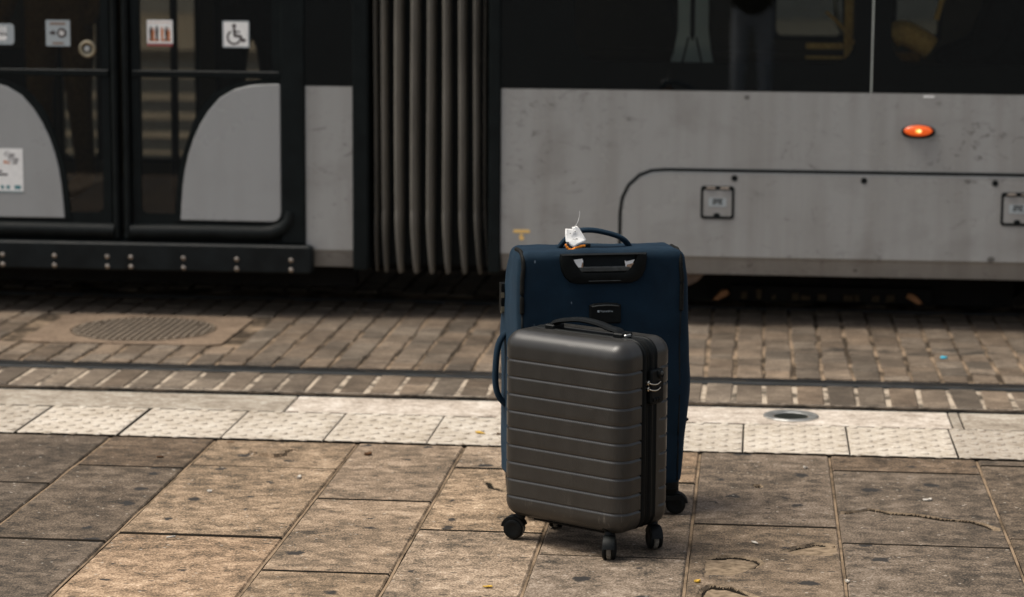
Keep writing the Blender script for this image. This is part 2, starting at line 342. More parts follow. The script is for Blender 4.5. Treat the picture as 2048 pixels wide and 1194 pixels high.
def place(name, me, parent=None, loc=None):
    o = bpy.data.objects.new(name, me); COL.objects.link(o)
    if parent is not None:
        o.parent = parent
        if parent.name in INV: o.matrix_parent_inverse = INV[parent.name]      # this thing's parts are written in world coordinates
    if loc is not None: o.location = loc
    return o
def thing(name, label, cat, loc, group=None, rz=0.0, world=False):
    o = bpy.data.objects.new(name, None); COL.objects.link(o); o.location = loc; o.rotation_euler[2] = rz; o.empty_display_size = 0.1
    tag(o, label, cat, group)
    if world: INV[o.name] = Matrix.Translation(-Vector(loc))
    return o
def tag(o, label=None, cat=None, group=None, kind=None):
    if label: o['label'] = label
    if cat: o['category'] = cat
    if group: o['group'] = group
    if kind: o['kind'] = kind
    return o
def inset(pts, d):
    n = len(pts); out = []
    for i in range(n):
        p, q, r = Vector(pts[i - 1]), Vector(pts[i]), Vector(pts[(i + 1) % n])
        a = (q - p); b = (r - q)
        a = a.normalized() if a.length > 1e-9 else Vector((1, 0)); b = b.normalized() if b.length > 1e-9 else a
        na, nb = Vector((-a.y, a.x)), Vector((-b.y, b.x)); m = na + nb
        m = m.normalized() if m.length > 1e-6 else na
        out.append(tuple(q + m * d / max(0.5, m.dot(na))))
    return out
def rrect(x0, x1, z0, z1, r, n=5):
    p = []
    for cx, cz, a0 in ((x1 - r, z0 + r, -90), (x1 - r, z1 - r, 0), (x0 + r, z1 - r, 90), (x0 + r, z0 + r, 180)):
        for i in range(n + 1):
            t = R(a0 + 90 * i / n); p.append((cx + r * math.cos(t), cz + r * math.sin(t)))
    return p
def circ(cx, cz, r, n=20, rz=None): return [(cx + r * math.cos(2 * math.pi * i / n), cz + (rz or r) * math.sin(2 * math.pi * i / n)) for i in range(n)]
def spline(pts, n=6):
    pts = [Vector(p) for p in pts]; o = []
    for i in range(len(pts) - 1):
        p0, p1, p2, p3 = pts[max(i - 1, 0)], pts[i], pts[i + 1], pts[min(i + 2, len(pts) - 1)]
        for k in range(n):
            t = k / n; o.append(0.5 * ((2 * p1) + (p2 - p0) * t + (2 * p0 - 5 * p1 + 4 * p2 - p3) * t * t + (3 * p1 - p0 - 3 * p2 + p3) * t ** 3))
    return o + [pts[-1]]
def text(body, size, name, mat, parent, mw):
    c = bpy.data.curves.new(name, 'FONT'); c.body = body; c.size = size; c.align_x = 'CENTER'; c.align_y = 'CENTER'; c.extrude = 0.0003
    o = bpy.data.objects.new(name, c); COL.objects.link(o); dg = bpy.context.evaluated_depsgraph_get()
    me = bpy.data.meshes.new_from_object(o.evaluated_get(dg)); COL.objects.unlink(o); bpy.data.objects.remove(o)
    me.transform(mw); me.materials.clear(); me.materials.append(MATS[mat]); return place(name, me, parent)

# ------------------------------------------------------------------ ground, paving, rail
g = MB().add([(-400, -400, -0.30), (400, -400, -0.30), (400, 400, -0.30), (-400, 400, -0.30)], [(0, 1, 2, 3)]).build('ground', 'asphalt'); tag(g, kind='structure')
def sheet(name, x0, x1, y0, y1, z, m, th=0.25):
    o = MB().box(x0, x1, y0, y1, z - th, z).build(name, m); tag(o, kind='structure'); return o
sheet('plaza', -40, 40, -60, 4.295, -0.002, 'plaza_asphalt')
pave = sheet('pavement', -4.2, 3.6, 4.30, 7.530, -0.014, 'joint_dirt')
tact = sheet('tactile_strip', -6, 6, 7.532, 8.000, -0.014, 'rail_rubber')
kerb = sheet('kerb', -6, 6, 8.002, 8.286, -0.014, 'rail_rubber')
edge = sheet('edge_channel', -12, 12, 8.288, 8.372, -0.012, 'rail_rubber')
setts = sheet('sett_paving', -8, 8, 8.374, 13.6, -0.0075, 'sand_dull')
sheet('sand_strip', -8, 8, 8.376, 8.711, -0.0035, 'sand_joint', .003)
sheet('side_paving', -40, -4.205, 4.30, 7.552, -0.004, 'far_paving'); sheet('side_paving', 3.605, 40, 4.30, 7.552, -0.004, 'far_paving')
sheet('road', -60, 60, 16.4, 31.0, -0.12, 'asphalt')
sheet('far_pavement', -60, 60, 13.62, 14.9, 0.0, 'far_paving'); sheet('far_kerb', -60, 60, 14.902, 15.2, 0.02, 'kerb_granite')
for ya_, yb_ in ((16.9, 17.3), (18.3, 18.6), (19.7, 20.3), (21.6, 22.4), (24.0, 25.0), (27.5, 29.0)): sheet('road_marking', -60, 60, ya_, yb_, -0.112, 'far_paving', .006)
sheet('gutter', -60, 60, 15.202, 16.398, -0.08, 'far_paving'); sheet('opposite_pavement', -60, 60, 31.002, 44.0, 0.03, 'far_paving')

# slab columns: x-limits, joints along y, tint (each slab's own tone, with the vignette painted in)
XL = [-4.18, -3.76, -3.30, -2.87, -2.52, -2.06, -1.715, -1.252, -0.907, -0.558, -0.158, 0.246, 0.702, 1.10, 1.50, 1.96, 2.31, 2.76, 3.16, 3.57]
YJ = {3: [7.2], 4: [6.858], 5: [7.11, 6.213], 6: [7.157, 6.309], 7: [6.771, 5.975], 8: [7.224, 6.449], 9: [7.101, 6.217], 10: [6.602], 11: [7.326, 6.433], 12: [7.459, 6.542]}
# pits, flakes and cracks in the worn stone: (kind, outline in metres, depth)
PITS = [('crack', [(0.250, 6.783), (0.308, 6.806), (0.339, 6.835), (0.395, 6.796), (0.481, 6.776), (0.551, 6.734), (0.621, 6.722), (0.685, 6.641)], 0.022),
        ('pit', [(-0.115, 6.242), (-0.043, 6.26), (0.025, 6.242), (0.03, 6.198), (-0.01, 6.107), (-0.088, 6.005), (-0.114, 6.026)], 0.006),
        ('crack', [(-0.110, 6.246), (-0.043, 6.262), (0.020, 6.246), (0.032, 6.205), (0.012, 6.155)], 0.016),
        ('pit', [(0.094, 6.34), (0.131, 6.382), (0.187, 6.422), (0.236, 6.414), (0.236, 6.34), (0.202, 6.272), (0.157, 6.27), (0.121, 6.298)], 0.007),
        ('crack', [(0.090, 6.330), (0.131, 6.384), (0.187, 6.424), (0.238, 6.416)], 0.016),
        ('pit', [(-0.119, 5.855), (-0.112, 5.928), (-0.095, 5.962), (-0.048, 5.952), (0.022, 5.88), (0.03, 5.772), (-0.104, 5.756)], 0.006),
        ('crack', [(-0.122, 5.80), (-0.121, 5.855), (-0.112, 5.930), (-0.095, 5.964), (-0.048, 5.954), (0.026, 5.876)], 0.018),
        ('flake', [(-1.57, 7.342), (-1.572, 7.431), (-1.513, 7.464), (-1.417, 7.4), (-1.455, 7.369), (-1.44, 7.321), (-1.478, 7.291), (-1.537, 7.314)], 0.012),
        ('crack', [(-0.788, 7.059), (-0.774, 7.032), (-0.762, 6.977), (-0.70, 6.935)], 0.014),
        ('pit', [(0.006, 7.105), (0.029, 7.108), (0.042, 7.076), (0.019, 7.055)], 0.012)]
def seg_d(p, a, b):
    ab = (b[0] - a[0], b[1] - a[1]); t = ((p[0] - a[0]) * ab[0] + (p[1] - a[1]) * ab[1]) / (ab[0] ** 2 + ab[1] ** 2 + 1e-12); t = min(1, max(0, t))
    return math.hypot(p[0] - a[0] - ab[0] * t, p[1] - a[1] - ab[1] * t)
def inside(p, poly):
    c = False; n = len(poly)
    for i in range(n):
        a, b = poly[i], poly[i - 1]
        if (a[1] > p[1]) != (b[1] > p[1]) and p[0] < (b[0] - a[0]) * (p[1] - a[1]) / (b[1] - a[1]) + a[0]: c = not c
    return c
def pit_h(x, y, pits):
    h = 0.0
    wx = x + 0.007 * mnoise.noise((x * 45, y * 45, 0)); wy = y + 0.009 * mnoise.noise((x * 45, y * 45, 7))
    for kind, pl, d in pits:
        xs = [q[0] for q in pl]; ys = [q[1] for q in pl]
        if not (min(xs) - .05 < x < max(xs) + .05 and min(ys) - .05 < y < max(ys) + .05): continue
        if kind == 'crack':
            wx, wy = x, y + .007 * mnoise.noise((x * 38, y * 9, 7)) + .0010 * mnoise.noise((x * 110, y * 20, 3))
            e = min(seg_d((wx, wy), pl[i], pl[i + 1]) for i in range(len(pl) - 1)); wd = (0.015 if d > .02 else 0.0105) + 0.004 * mnoise.noise((x * 20, 3, 1))
            ends = min(1, (x - min(xs)) / 0.05 + .3, (max(xs) - x) / 0.08 + .1); h -= d * max(0, 1 - (e / wd) ** 2) * max(0, ends)
            if y < pl[0][1] and e < 0.05: h -= 0.002 * (1 - e / 0.05)
        elif inside((wx, wy), pl):
            e = min(seg_d((wx, wy), pl[i - 1], pl[i]) for i in range(len(pl))); t = min(1, max(0, (max(ys) - y) / (max(ys) - min(ys))))
            k = min(1, e / 0.004)
            h += (d * k * (0.4 + 0.6 * t)) if kind == 'flake' else -d * k * (1 - 0.9 * t ** 0.7)
    return h
for xj in XL[1:-1]:
    v, f = [], []; m_ = 60; y_ = lin_ = None
    for i in range(m_ + 1):
        y_ = 4.31 + (7.528 - 4.31) * i / m_; a_ = xj - .0040 + .0012 * mnoise.noise((xj * 9, y_ * 9, 0)); b_ = xj + .0034 + .0016 * mnoise.noise((xj * 9, y_ * 9, 5)); z_ = -.0045 + .003 * mnoise.noise((xj * 5, y_ * 6, 9))
        v += [(a_, y_, z_), (b_, y_, z_ + .0006)]
    MB().add(v, [(2 * i, 2 * i + 1, 2 * i + 3, 2 * i + 2) for i in range(m_)]).build('joint_sand', 'slab_joint', pave)
tints = [(1.0, 1.0, 1.0), (1.04, 1.02, 0.98), (0.95, 0.97, 1.0), (1.06, 1.0, 0.94), (0.92, 0.93, 0.95)]
for ci in range(len(XL) - 1):
    x0, x1 = XL[ci] + 0.0050, XL[ci + 1] - 0.0050
    js = sorted(YJ.get(ci, []), reverse=True)
    ys = [7.536] + (js if js else [7.536 - random.uniform(0.2, 0.85)])
    while ys[-1] > 4.5: ys.append(ys[-1] - random.uniform(0.80, 0.90))
    ys[-1] = 4.305
    for k in range(len(ys) - 1):
        y1, y0 = ys[k] - 0.0045, ys[k + 1] + 0.0045
        if y1 - y0 < 0.05: continue
        dz = random.uniform(-0.0015, 0.0015); cx, cy = (x0 + x1) / 2, (y0 + y1) / 2
        pits = [p for p in PITS if any(x0 < q[0] < x1 and y0 < q[1] < y1 for q in p[1])]
        if pits:
            nx = int((x1 - x0) / 0.0032); vs_, fs = [], []      # rows packed closely only where the stone is broken
            rows = [y0, y0 + .0042, y1 - .0042, y1] + [y0 + .03 * q for q in range(1, int((y1 - y0) / .03))]
            for _, pl, _ in pits:
                a_, b_ = max(y0 + .006, min(q[1] for q in pl) - .018), min(y1 - .006, max(q[1] for q in pl) + .018)
                rows += [a_ + .0020 * q for q in range(int((b_ - a_) / .0020))] if b_ > a_ else []
            rows = sorted(rows); rows = [q for i, q in enumerate(rows) if i == 0 or q - rows[i - 1] > .0009]; ny = len(rows) - 1
            for j in range(ny + 1):
                for i in range(nx + 1):
                    x, y = x0 + (x1 - x0) * i / nx, rows[j]
                    rim = 0.003 if i in (0, nx) or j in (0, ny) else 0
                    vs_.append((x - cx, y - cy, dz - rim + pit_h(x, y, pits)))
            for j in range(ny):
                for i in range(nx): a = j * (nx + 1) + i; fs.append((a, a + 1, a + nx + 2, a + nx + 1))
            mb = MB().add(vs_, fs); o0 = len(vs_)
            for j in range(ny):
                for i in range(nx):
                    if j in (0, ny - 1) or min(vs_[j * (nx + 1) + i][2], vs_[(j + 1) * (nx + 1) + i][2]) < -.0075: mb.m[j * nx + i] = 1
                    elif j > 1 and i > 1 and vs_[j * (nx + 1) + i][2] < dz - .0016 and i < nx - 2 and j < ny - 2: mb.m[j * nx + i] = 2
            mb.add([(x0 - cx, y0 - cy, dz - .0031), (x1 - cx, y0 - cy, dz - .0031), (x1 - cx, y1 - cy, dz - .0031), (x0 - cx, y1 - cy, dz - .0031),
                    (x0 - cx, y0 - cy, -.05), (x1 - cx, y0 - cy, -.05), (x1 - cx, y1 - cy, -.05), (x0 - cx, y1 - cy, -.05)], [(0, 1, 5, 4), (1, 2, 6, 5), (2, 3, 7, 6), (3, 0, 4, 7)])
        else: mb = MB().bbox(x0 - cx, x1 - cx, y0 - cy, y1 - cy, -0.03, dz, 0.0042, ms=1)
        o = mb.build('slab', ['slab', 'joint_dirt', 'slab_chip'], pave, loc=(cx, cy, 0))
        dark = 0.42 if cx < -2.06 else (0.54 if cx < -1.72 else (0.52 if cx > 0.7 else (0.62 if cx > 0.24 else (0.70 if cx > -.16 else (.95 if cx > -.56 else 1.18)))))  # own stone tone plus painted vignette: columns darker towards both sides
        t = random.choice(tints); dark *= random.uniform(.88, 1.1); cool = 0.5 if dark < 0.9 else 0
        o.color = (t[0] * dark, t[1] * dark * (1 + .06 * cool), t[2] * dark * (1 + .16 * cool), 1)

# tactile tiles with staggered domes
def dome_tile(wd, dp):
    mb = MB().bbox(-wd / 2, wd / 2, -dp / 2, dp / 2, -0.03, 0, 0.0025, ms=2)
    def dome(cx, cy):
        if abs(cx) > wd / 2 - .012 or abs(cy) > dp / 2 - .008: return
        mb.disc((cx + .0012, cy - .0030, 0.0003), 0, (0, 0, 1), 0, 12, 1, None, [(0.0158, 0), (0.0, 0.0001)])  # disc shifted off centre: dirt and the dome's shade painted as a crescent
        mb.disc((cx, cy, -0.0002), 0, (0, 0, 1), 0, 12, 0, None, [(0.0150, 0), (0.0142, 0.0022), (0.0115, 0.0040), (0.006, 0.0048), (0.0, 0.0050)])
    p = 0.0835
    for j in range(6):
        for i in range(4):
            dome(-wd / 2 + 0.021 + p * i, dp / 2 - 0.014 - p * j); dome(-wd / 2 + 0.063 + p * i, dp / 2 - 0.056 - p * j)
    return mb
tmesh = None
XT = [-4.76, -4.42, -4.08, -3.74, -3.40, -3.06, -2.73, -2.394, -2.044, -1.708, -1.371, -1.034, -0.70, -0.363, -0.025, 0.312, 0.650, 0.987, 1.324, 1.66, 2.0, 2.34, 2.68, 3.02, 3.36]
for i in range(len(XT) - 1):
    cx = (XT[i] + XT[i + 1]) / 2
    if tmesh is None:
        o = dome_tile(0.3325, 0.440).build('tactile_tile', ['tactile_concrete', 'tile_dirt_shade', 'joint_dirt'], tact, True, (cx, 7.778, 0), 25); tmesh = o.data
    else: o = place('tactile_tile', tmesh, tact, (cx, 7.778, 0))
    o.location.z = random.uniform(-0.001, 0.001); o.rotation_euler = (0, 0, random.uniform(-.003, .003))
    k = random.uniform(0.96, 1.04) * (0.78 if cx > 0.64 else 0.86 if cx < -2.39 else 1.0); o.color = (k, k * (.975 if cx > .64 else .99), k * (.945 if cx > .64 else .97), 1)  # outer tiles toned down: the same vignette put into their colour
# kerb stones
XK = [-5.2, -3.35, -1.588, 0.668, 0.705, 2.5, 4.4]
for i in range(len(XK) - 1):
    a, b = XK[i] + 0.002, XK[i + 1] - 0.002; cx = (a + b) / 2
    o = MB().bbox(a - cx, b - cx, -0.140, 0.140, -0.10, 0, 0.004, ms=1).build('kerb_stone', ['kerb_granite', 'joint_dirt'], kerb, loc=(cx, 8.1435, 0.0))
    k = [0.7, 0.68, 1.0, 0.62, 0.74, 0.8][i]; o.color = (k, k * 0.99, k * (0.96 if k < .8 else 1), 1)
# flush round light set in the kerb
L = thing('ground_light', 'flush round steel ground light set in the granite kerb', 'ground light', (0.133, 8.145, 0), world=True)
MB().disc((0.133, 8.145, 0.001), 0, (0, 0, 1), 0, 40, 0, None, [(0.094, -.01), (0.094, 0.003), (0.090, 0.0055), (0.068, 0.0045), (0.060, 0.000), (0.058, -.006)]).build('ring', 'stainless', L, True, angle=30)
MB().disc((0.133, 8.145, 0.0), 0, (0, 0, 1), 0, 32, 0, None, [(0.0578, -.006), (0.0578, 0.0012), (0, 0.0016)]).build('lens', 'lens_dark', L, True, angle=30)

# setts: courses run away from the kerb, cross joints staggered; the manhole interrupts them
SETT = {}
def sett_mesh(wd, ln):
    k = (round(wd, 3), round(ln, 2))
    if k not in SETT:
        mb = MB(); a, b = k[0] / 2, k[1] / 2; rr = 0.0045; q = lambda: random.uniform(-.003, .003)
        lo = [(-a, -b), (a, -b), (a, b), (-a, b)]; top = [(x + q(), y + q()) for x, y in lo]
        ins = [(x * (1 - rr / a), y * (1 - rr / b)) for x, y in top]
        v = [(x, y, -.04) for x, y in lo] + [(x, y, -.0035) for x, y in top] + [(x, y, 0.0 + q() * .35) for x, y in ins] + [(q(), q(), 0.0002)]
        f = [(0, 1, 5, 4), (1, 2, 6, 5), (2, 3, 7, 6), (3, 0, 4, 7), (4, 5, 9, 8), (5, 6, 10, 9), (6, 7, 11, 10), (7, 4, 8, 11), (8, 9, 12), (9, 10, 12), (10, 11, 12), (11, 8, 12)]
        mb.add(v, f); o = mb.build('sett', 'sett_stone', None); SETT[k] = o.data; COL.objects.unlink(o); bpy.data.objects.remove(o)
    return SETT[k]
MH = (-2.905, -2.085, 9.262, 9.968)
PW = 0.1085; seen, rest = [], []
LENS = [0.10, 0.12, 0.14, 0.16, 0.18, 0.21, 0.24]
for c in range(-40, 30):
    xa, xb = -0.065 + c * PW, -0.065 + (c + 1) * PW; cx = (xa + xb) / 2
    # the course between channel and rail
    y = 8.378
    cuts = [0.333] if random.random() < 0.72 else ([0.19, 0.143] if random.random() < .5 else [0.14, 0.193])
    for ln in cuts:
        (seen if -2.95 < cx < 1.2 else rest).append((cx, y + ln / 2, PW - 0.015, ln - 0.008)); y += ln
    y = 8.872 - random.uniform(0, 0.05)
    while y < 13.5:
        ln = random.choice(LENS); ya, yb = max(y, 8.872), y + ln; y = yb
        if yb - ya < 0.05: continue
        if xb > MH[0] - .004 and xa < MH[1] + .004 and yb > MH[2] and ya < MH[3]:
            if ya < MH[2] - .05: yb = MH[2] - .002
            elif yb > MH[3] + .05: ya = MH[3] + .002
            else: continue
            if cx < MH[0] or cx > MH[1]: pass
        if (10.42 < ya < 10.66) or (11.86 < ya < 12.1): continue
        gap = random.choice([0.012, 0.012, 0.015, 0.02])
        lo = -3.35 - (ya - 9) * .3
        ((seen if (lo + .3 < cx < 1.35 and yb < 10.26) else rest)).append((cx, (ya + yb) / 2, PW - gap, yb - ya - 0.014))
seen.sort(key=lambda t: t[1]); rest += seen[315:]; seen = seen[:315]
for x, y, a, b in seen:
    o = place('sett', sett_mesh(a, b), setts, (x + random.uniform(-.002, .002), y, random.uniform(-.002, .001)))
    o.rotation_euler = (random.uniform(-.012, .012), random.uniform(-.012, .012), random.uniform(-.02, .02))
    k = random.uniform(0.68, 1.28); wm = random.uniform(-.04, .05); o.color = (k * (1 + wm), k, k * (1 - wm), 1)
mb = MB()
for x, y, a, b in rest: mb.bbox(x - a / 2, x + a / 2, y - b / 2, y + b / 2, -.03, random.uniform(-.003, 0), 0.004)
tag(mb.build('sett_mass', 'sett_stone', setts), kind='stuff')
# grooved rail, its keeper and sealant
rail = thing('tram_rail', 'long grooved steel tram rail set flush in the setts in front of the tram', 'rail', (-1, 8.79, 0), world=True)
MB().box(-12, 12, 8.712, 8.735, -0.15, -0.004).build('sealant', 'rail_rubber', rail)
MB().prism([(8.7355, -.15), (8.7355, -.003), (8.738, 0.0), (8.786, 0.0), (8.790, -.004), (8.790, -.15)], -12, 12).build('tmp', 'rail_steel', rail)
tmp = rail.children[-1]; tmp.name = 'rail_head'
for v in tmp.data.vertices: v.co = (v.co.y, v.co.x, v.co.z)
MB().box(-12, 12, 8.7905, 8.828, -0.15, -0.040).build('groove', 'rail_rubber', rail)
MB().box(-12, 12, 8.8285, 8.846, -0.15, -0.003).build('keeper', 'rail_steel', rail)
MB().box(-12, 12, 8.8465, 8.8705, -0.15, -0.006).build('sealant', 'rail_rubber', rail)
for yy in (10.5, 11.935):
    r2 = thing('tram_rail', 'dark tram rail in the shade under the %s edge of the tram' % ('platform-side' if yy < 11 else 'street-side'), 'rail', (-1, yy, 0), 'rails under the tram', world=True)
    MB().box(-12, 12, yy, yy + 0.055, -0.15, 0.0).build('rail_head', 'rail_steel', r2); MB().box(-12, 12, yy + .0555, yy + .09, -0.15, -0.03).build('groove', 'rail_rubber', r2)
# manhole
mh = thing('manhole', 'round waffle-patterned iron manhole cover in a square tan concrete frame', 'manhole', (-2.495, 9.615, 0), world=True)
cxm, cym, rm = -2.482, 9.612, 0.292
N_ = 48; ring = [(cxm + (rm + .006) * math.cos(2 * math.pi * i / N_), cym + (rm + .006) * math.sin(2 * math.pi * i / N_)) for i in range(N_)]
sq = []
for i in range(N_):
    a = 2 * math.pi * i / N_; ca, sa = math.cos(a), math.sin(a); t = min(((MH[1] - .005 - cxm) if ca > 0 else (cxm - MH[0] - .005)) / max(abs(ca), 1e-6), ((MH[3] - .005 - cym) if sa > 0 else (cym - MH[2] - .005)) / max(abs(sa), 1e-6))
    sq.append((cxm + ca * t, cym + sa * t))
mb = MB(); v = [(x, y, 0.001) for x, y in sq] + [(x, y, 0.001) for x, y in ring] + [(x, y, -.03) for x, y in ring] + [(x, y, -.03) for x, y in sq]; f = []
for i in range(N_):
    j = (i + 1) % N_; f += [(i, j, N_ + j, N_ + i), (N_ + i, N_ + j, 2 * N_ + j, 2 * N_ + i), (j, i, 3 * N_ + i, 3 * N_ + j)]
mb.add(v, f).build('frame', 'manhole_concrete', mh)
MB().disc((cxm, cym, -.03), rm, (0, 0, 1), 0.018, 48).build('cover', 'iron_dark', mh)
mb = MB(); p = 0.0290
for i in range(-11, 12):
    for j in range(-11, 12):
        x, y = i * p, j * p
        if math.hypot(x, y) < rm - .015 and not (abs(abs(x) - .2) < .02 and abs(y) > .0 and abs(y - .12) < .02):
            mb.bbox(cxm + x - .0085, cxm + x + .0085, cym + y - .0085, cym + y + .0085, -.012, 0.006, 0.003)
tag(mb.build('tread', 'cast_iron', mh), kind='stuff')
MB().disc((cxm, cym, -.01), 0, (0, 0, 1), 0, 48, 0, None, [(rm, 0), (rm, .013), (rm - .013, .013), (rm - .013, 0)]).build('rim', 'cast_iron', mh)

# ------------------------------------------------------------------ the tram (side plane at y = 10, parts in world coordinates)
T = 10.0
tram = thing('tram', 'silver and black articulated tram standing behind the suitcases', 'tram', (-1.35, 11.2, 0), world=True)
def part(name, mats, mb, parent=None, smooth=False, angle=30): return mb.build(name, mats, parent or tram, smooth, angle=angle)
def side_panel(x0, x1, z0=0.29, z1=0.976):
    """body skin: upright face, then a tuck-under at the foot"""
    mb = MB(); prof = [(T, z1), (T, z0), (T + .012, z0 - .012), (T + .058, z0 - .078), (T + .075, z0 - .082), (T + .12, z0 - .06), (T + .12, z1)]
    v = [(x, y, z) for x in (x0, x1) for y, z in prof]; n = len(prof)
    return mb.add(v, [(i, (i + 1) % n, n + (i + 1) % n, n + i) for i in range(n)] + [tuple(range(n))[::-1], tuple(range(n, 2 * n))])
bp = part('body_panel', 'body_paint', side_panel(-1.056, 5.0), None, False)
narrow = part('body_panel', 'body_paint', side_panel(-1.878, -1.680)); left_p = part('body_panel', 'body_paint', side_panel(-8.0, -3.452))
narrow['label'] = 'narrow silver panel between door and bellows'
# dark edge strips of each module at the bellows
for xa, xb in ((-1.679, -1.612), (-1.108, -1.0575)):
    part('end_frame', 'black_frame', MB().prism(rrect(xa, xb, 0.205, 2.9, 0.012, 3), T - .012, T + .10, 0, 0.008))
# bellows: back wall and one fold after another
bel = part('bellows', 'black_rubber', MB().box(-1.611, -1.109, T + .115, T + .14, 0.22, 2.9))
fold_x = [-1.590, -1.552, -1.492, -1.424, -1.358, -1.293, -1.227, -1.166, -1.128]
for i, fx in enumerate(fold_x):
    hw = [0.009, 0.015, 0.0205, 0.021, 0.019, 0.019, 0.018, 0.014, 0.007][i]; pk = [0.03, 0.012, 0.0, -0.006, -0.006, -0.004, 0.002, 0.012, 0.035][i]
    n = 12; zs = [2.9, 1.6, 1.2, 0.9, 0.7, 0.55, 0.478, 0.470, 0.455, 0.447, 0.40, 0.34, 0.29, 0.25, 0.22, 0.200, 0.188]
    v, f = [], []; fall = [0, 0, 0, 0, 0, .0, .001, .006, .006, .001, .002, .006, .012, .02, .03, .042, .06]
    sway = 0.006 * math.sin(i * 2.1)
    prof = [(-1.0, 1.0), (-.94, .6), (-.84, .30), (-.68, .12), (-.48, .02), (-.28, .0), (0, .06), (.4, .20), (.7, .40), (.9, .66), (1.0, 1.0)]
    for k, (z, fb) in enumerate(zip(zs, fall)):
        wk = hw * 0.80 * (1 - max(0, (0.42 - z)) * 2.2); drift = (i - 4) * 0.002 * max(0, .45 - z) * 4 + 0.03 * max(0, .38 - z) + .0025 * math.sin(z * 3 + i)
        for px, pd in prof: v.append((fx + drift + px * wk, T + .115 - (0.115 - pk - fb) * (1 - pd), z))
    n = len(prof) - 1
    for k in range(len(zs) - 1):
        for j in range(n): f.append((k * (n + 1) + j, k * (n + 1) + j + 1, (k + 1) * (n + 1) + j + 1, (k + 1) * (n + 1) + j))
    part('fold', 'bellows_fabric', MB().add(v, f), bel, True, 60)
# right module: skirt cover proud of the skin inside its rubber gasket
gx = [(-0.553, 0.290), (-0.553, 0.47), (-0.545, 0.530), (-0.520, 0.583), (-0.478, 0.622), (-0.430, 0.641), (-0.376, 0.646), (0.3, 0.646), (4.99, 0.646)]
cover = part('skirt_cover', 'body_paint', MB().prism([(4.99, 0.2905)] + gx, T - .006, T + .02, 0, 0.004)); cover['label'] = 'removable skirt cover with curved corner'
part('gasket', 'black_rubber', MB().tube([(x - (0.006 if x < -.5 else 0.003 if x < -.4 else 0), T - .001, z + (0.005 if z > .6 else 0)) for x, z in gx], 0.0072, 8, upv=(0, 1, 0)), cover, True)
part('groove_highlight', 'sign_silver', MB().tube([(x + 0.004, T - .006, z - .007) for x, z in gx[4:]], 0.0009, 6, upv=(0, 1, 0)), cover, True)  # pale tube stands in for the highlight under the groove
for x, z in ((-0.090, 0.620), (0.438, 0.618), (0.967, 0.616), (1.5, 0.616)):
    part('bolt_hole', 'black_rubber', MB().disc((x, T - .0075, z), 0, (0, 1, 0), 0, 18, 0, None, [(0.0, .0005), (0.010, 0.0005), (0.0128, -0.0008), (0.0135, 0.004)]), cover, True)
def hatch(x0, z1):
    x1, z0 = x0 + 0.138, z1 - 0.137; h = MB(); o_, i_ = rrect(x0, x1, z0, z1, .013), rrect(x0 + .010, x1 - .010, z0 + .011, z1 - .016, .008); n = len(o_)
    v = [(x, T - .0085, z) for x, z in o_] + [(x, T - .0085, z) for x, z in i_] + [(x, T - .003, z) for x, z in o_] + [(x, T - .004, z) for x, z in i_]
    f = []
    for i in range(n): j = (i + 1) % n; f += [(i, j, n + j, n + i), (i, 2 * n + i, 2 * n + j, j), (n + i, n + j, 3 * n + j, 3 * n + i)]
    hp = part('hatch', 'black_rubber', h.add(v, f))
    part('flap', 'body_paint', MB().prism(inset(i_, .0006), T - .0075, T - .0045, 0, 0.001), hp)
    for dx in (0.023, 0.080): part('hinge', 'rivet_steel', MB().tube([(x0 + dx, T - .0105, z1 - .0085), (x0 + dx + .036, T - .0105, z1 - .0085)], 0.0048, 10), hp, True)
    part('finger_hole', 'black_frame', MB().prism(circ((x0 + x1) / 2 - .002, z0 + .016, .014, 18, .0095), T - .0083, T - .0076), hp)
    pl = MB().prism(rrect(x0 + .033, x1 - .033, z0 + .052, z1 - .050, .004, 2), T - .0086, T - .0076, 0)
    cx_, cz_ = (x0 + x1) / 2, (z0 + z1) / 2
    for k, (wa, wb) in enumerate(((-.020, .022), (-.020, .018), (-.022, -.004), (.002, .022))):
        zz = cz_ + .0125 - .0085 * min(k, 2); pl.box(cx_ + wa, cx_ + wb, T - .0090, T - .0086, zz - .003, zz + .003, 1)
    part('rating_plate', ['sign_silver', 'grey_plastic'], pl, hp)
hatch(-0.227, 0.587); hatch(0.993, 0.580)
# amber side marker
lamp = part('marker_lamp', 'black_rubber', MB().prism([(0.652 + 0.068 * math.copysign(abs(math.cos(t)) ** 0.8, math.cos(t)), 0.822 + 0.027 * math.copysign(abs(math.sin(t)) ** 0.9, math.sin(t))) for t in [2 * math.pi * i / 32 for i in range(32)]], T - .014, T + .004, 0, 0.006)); lamp['label'] = 'lit amber side marker lamp'
def lens_mb(rx, rz, dep, cx, cz, y0, n=28):
    v, f = [(cx, y0 - dep, cz)], []
    for k, (s_, d_) in enumerate(((.35, .93), (.7, .7), (.9, .4), (1, 0))):
        v += [(cx + rx * s_ * math.cos(2 * math.pi * i / n), y0 - dep * d_, cz + rz * s_ * math.sin(2 * math.pi * i / n)) for i in range(n)]
    f += [(0, 1 + i, 1 + (i + 1) % n) for i in range(n)]
    for k in range(3): f += [(1 + k * n + i, 1 + (k + 1) * n + i, 1 + (k + 1) * n + (i + 1) % n, 1 + k * n + (i + 1) % n) for i in range(n)]
    return MB().add(v, f)
part('lens', 'amber_lens', lens_mb(.057, .0215, .012, .650, .827, T - .0138), lamp, True)
part('bulb', 'amber_bulb', lens_mb(.0120, .0075, .004, .651, .826, T - .0254), lamp, True); part('bulb_core', 'bulb_core', lens_mb(.005, .005, .002, .655, .826, T - .0292), lamp, True)
part('paint_chip', 'sign_white', MB().box(0.668, 0.712, T - .0012, T + .01, 0.960, 0.969))
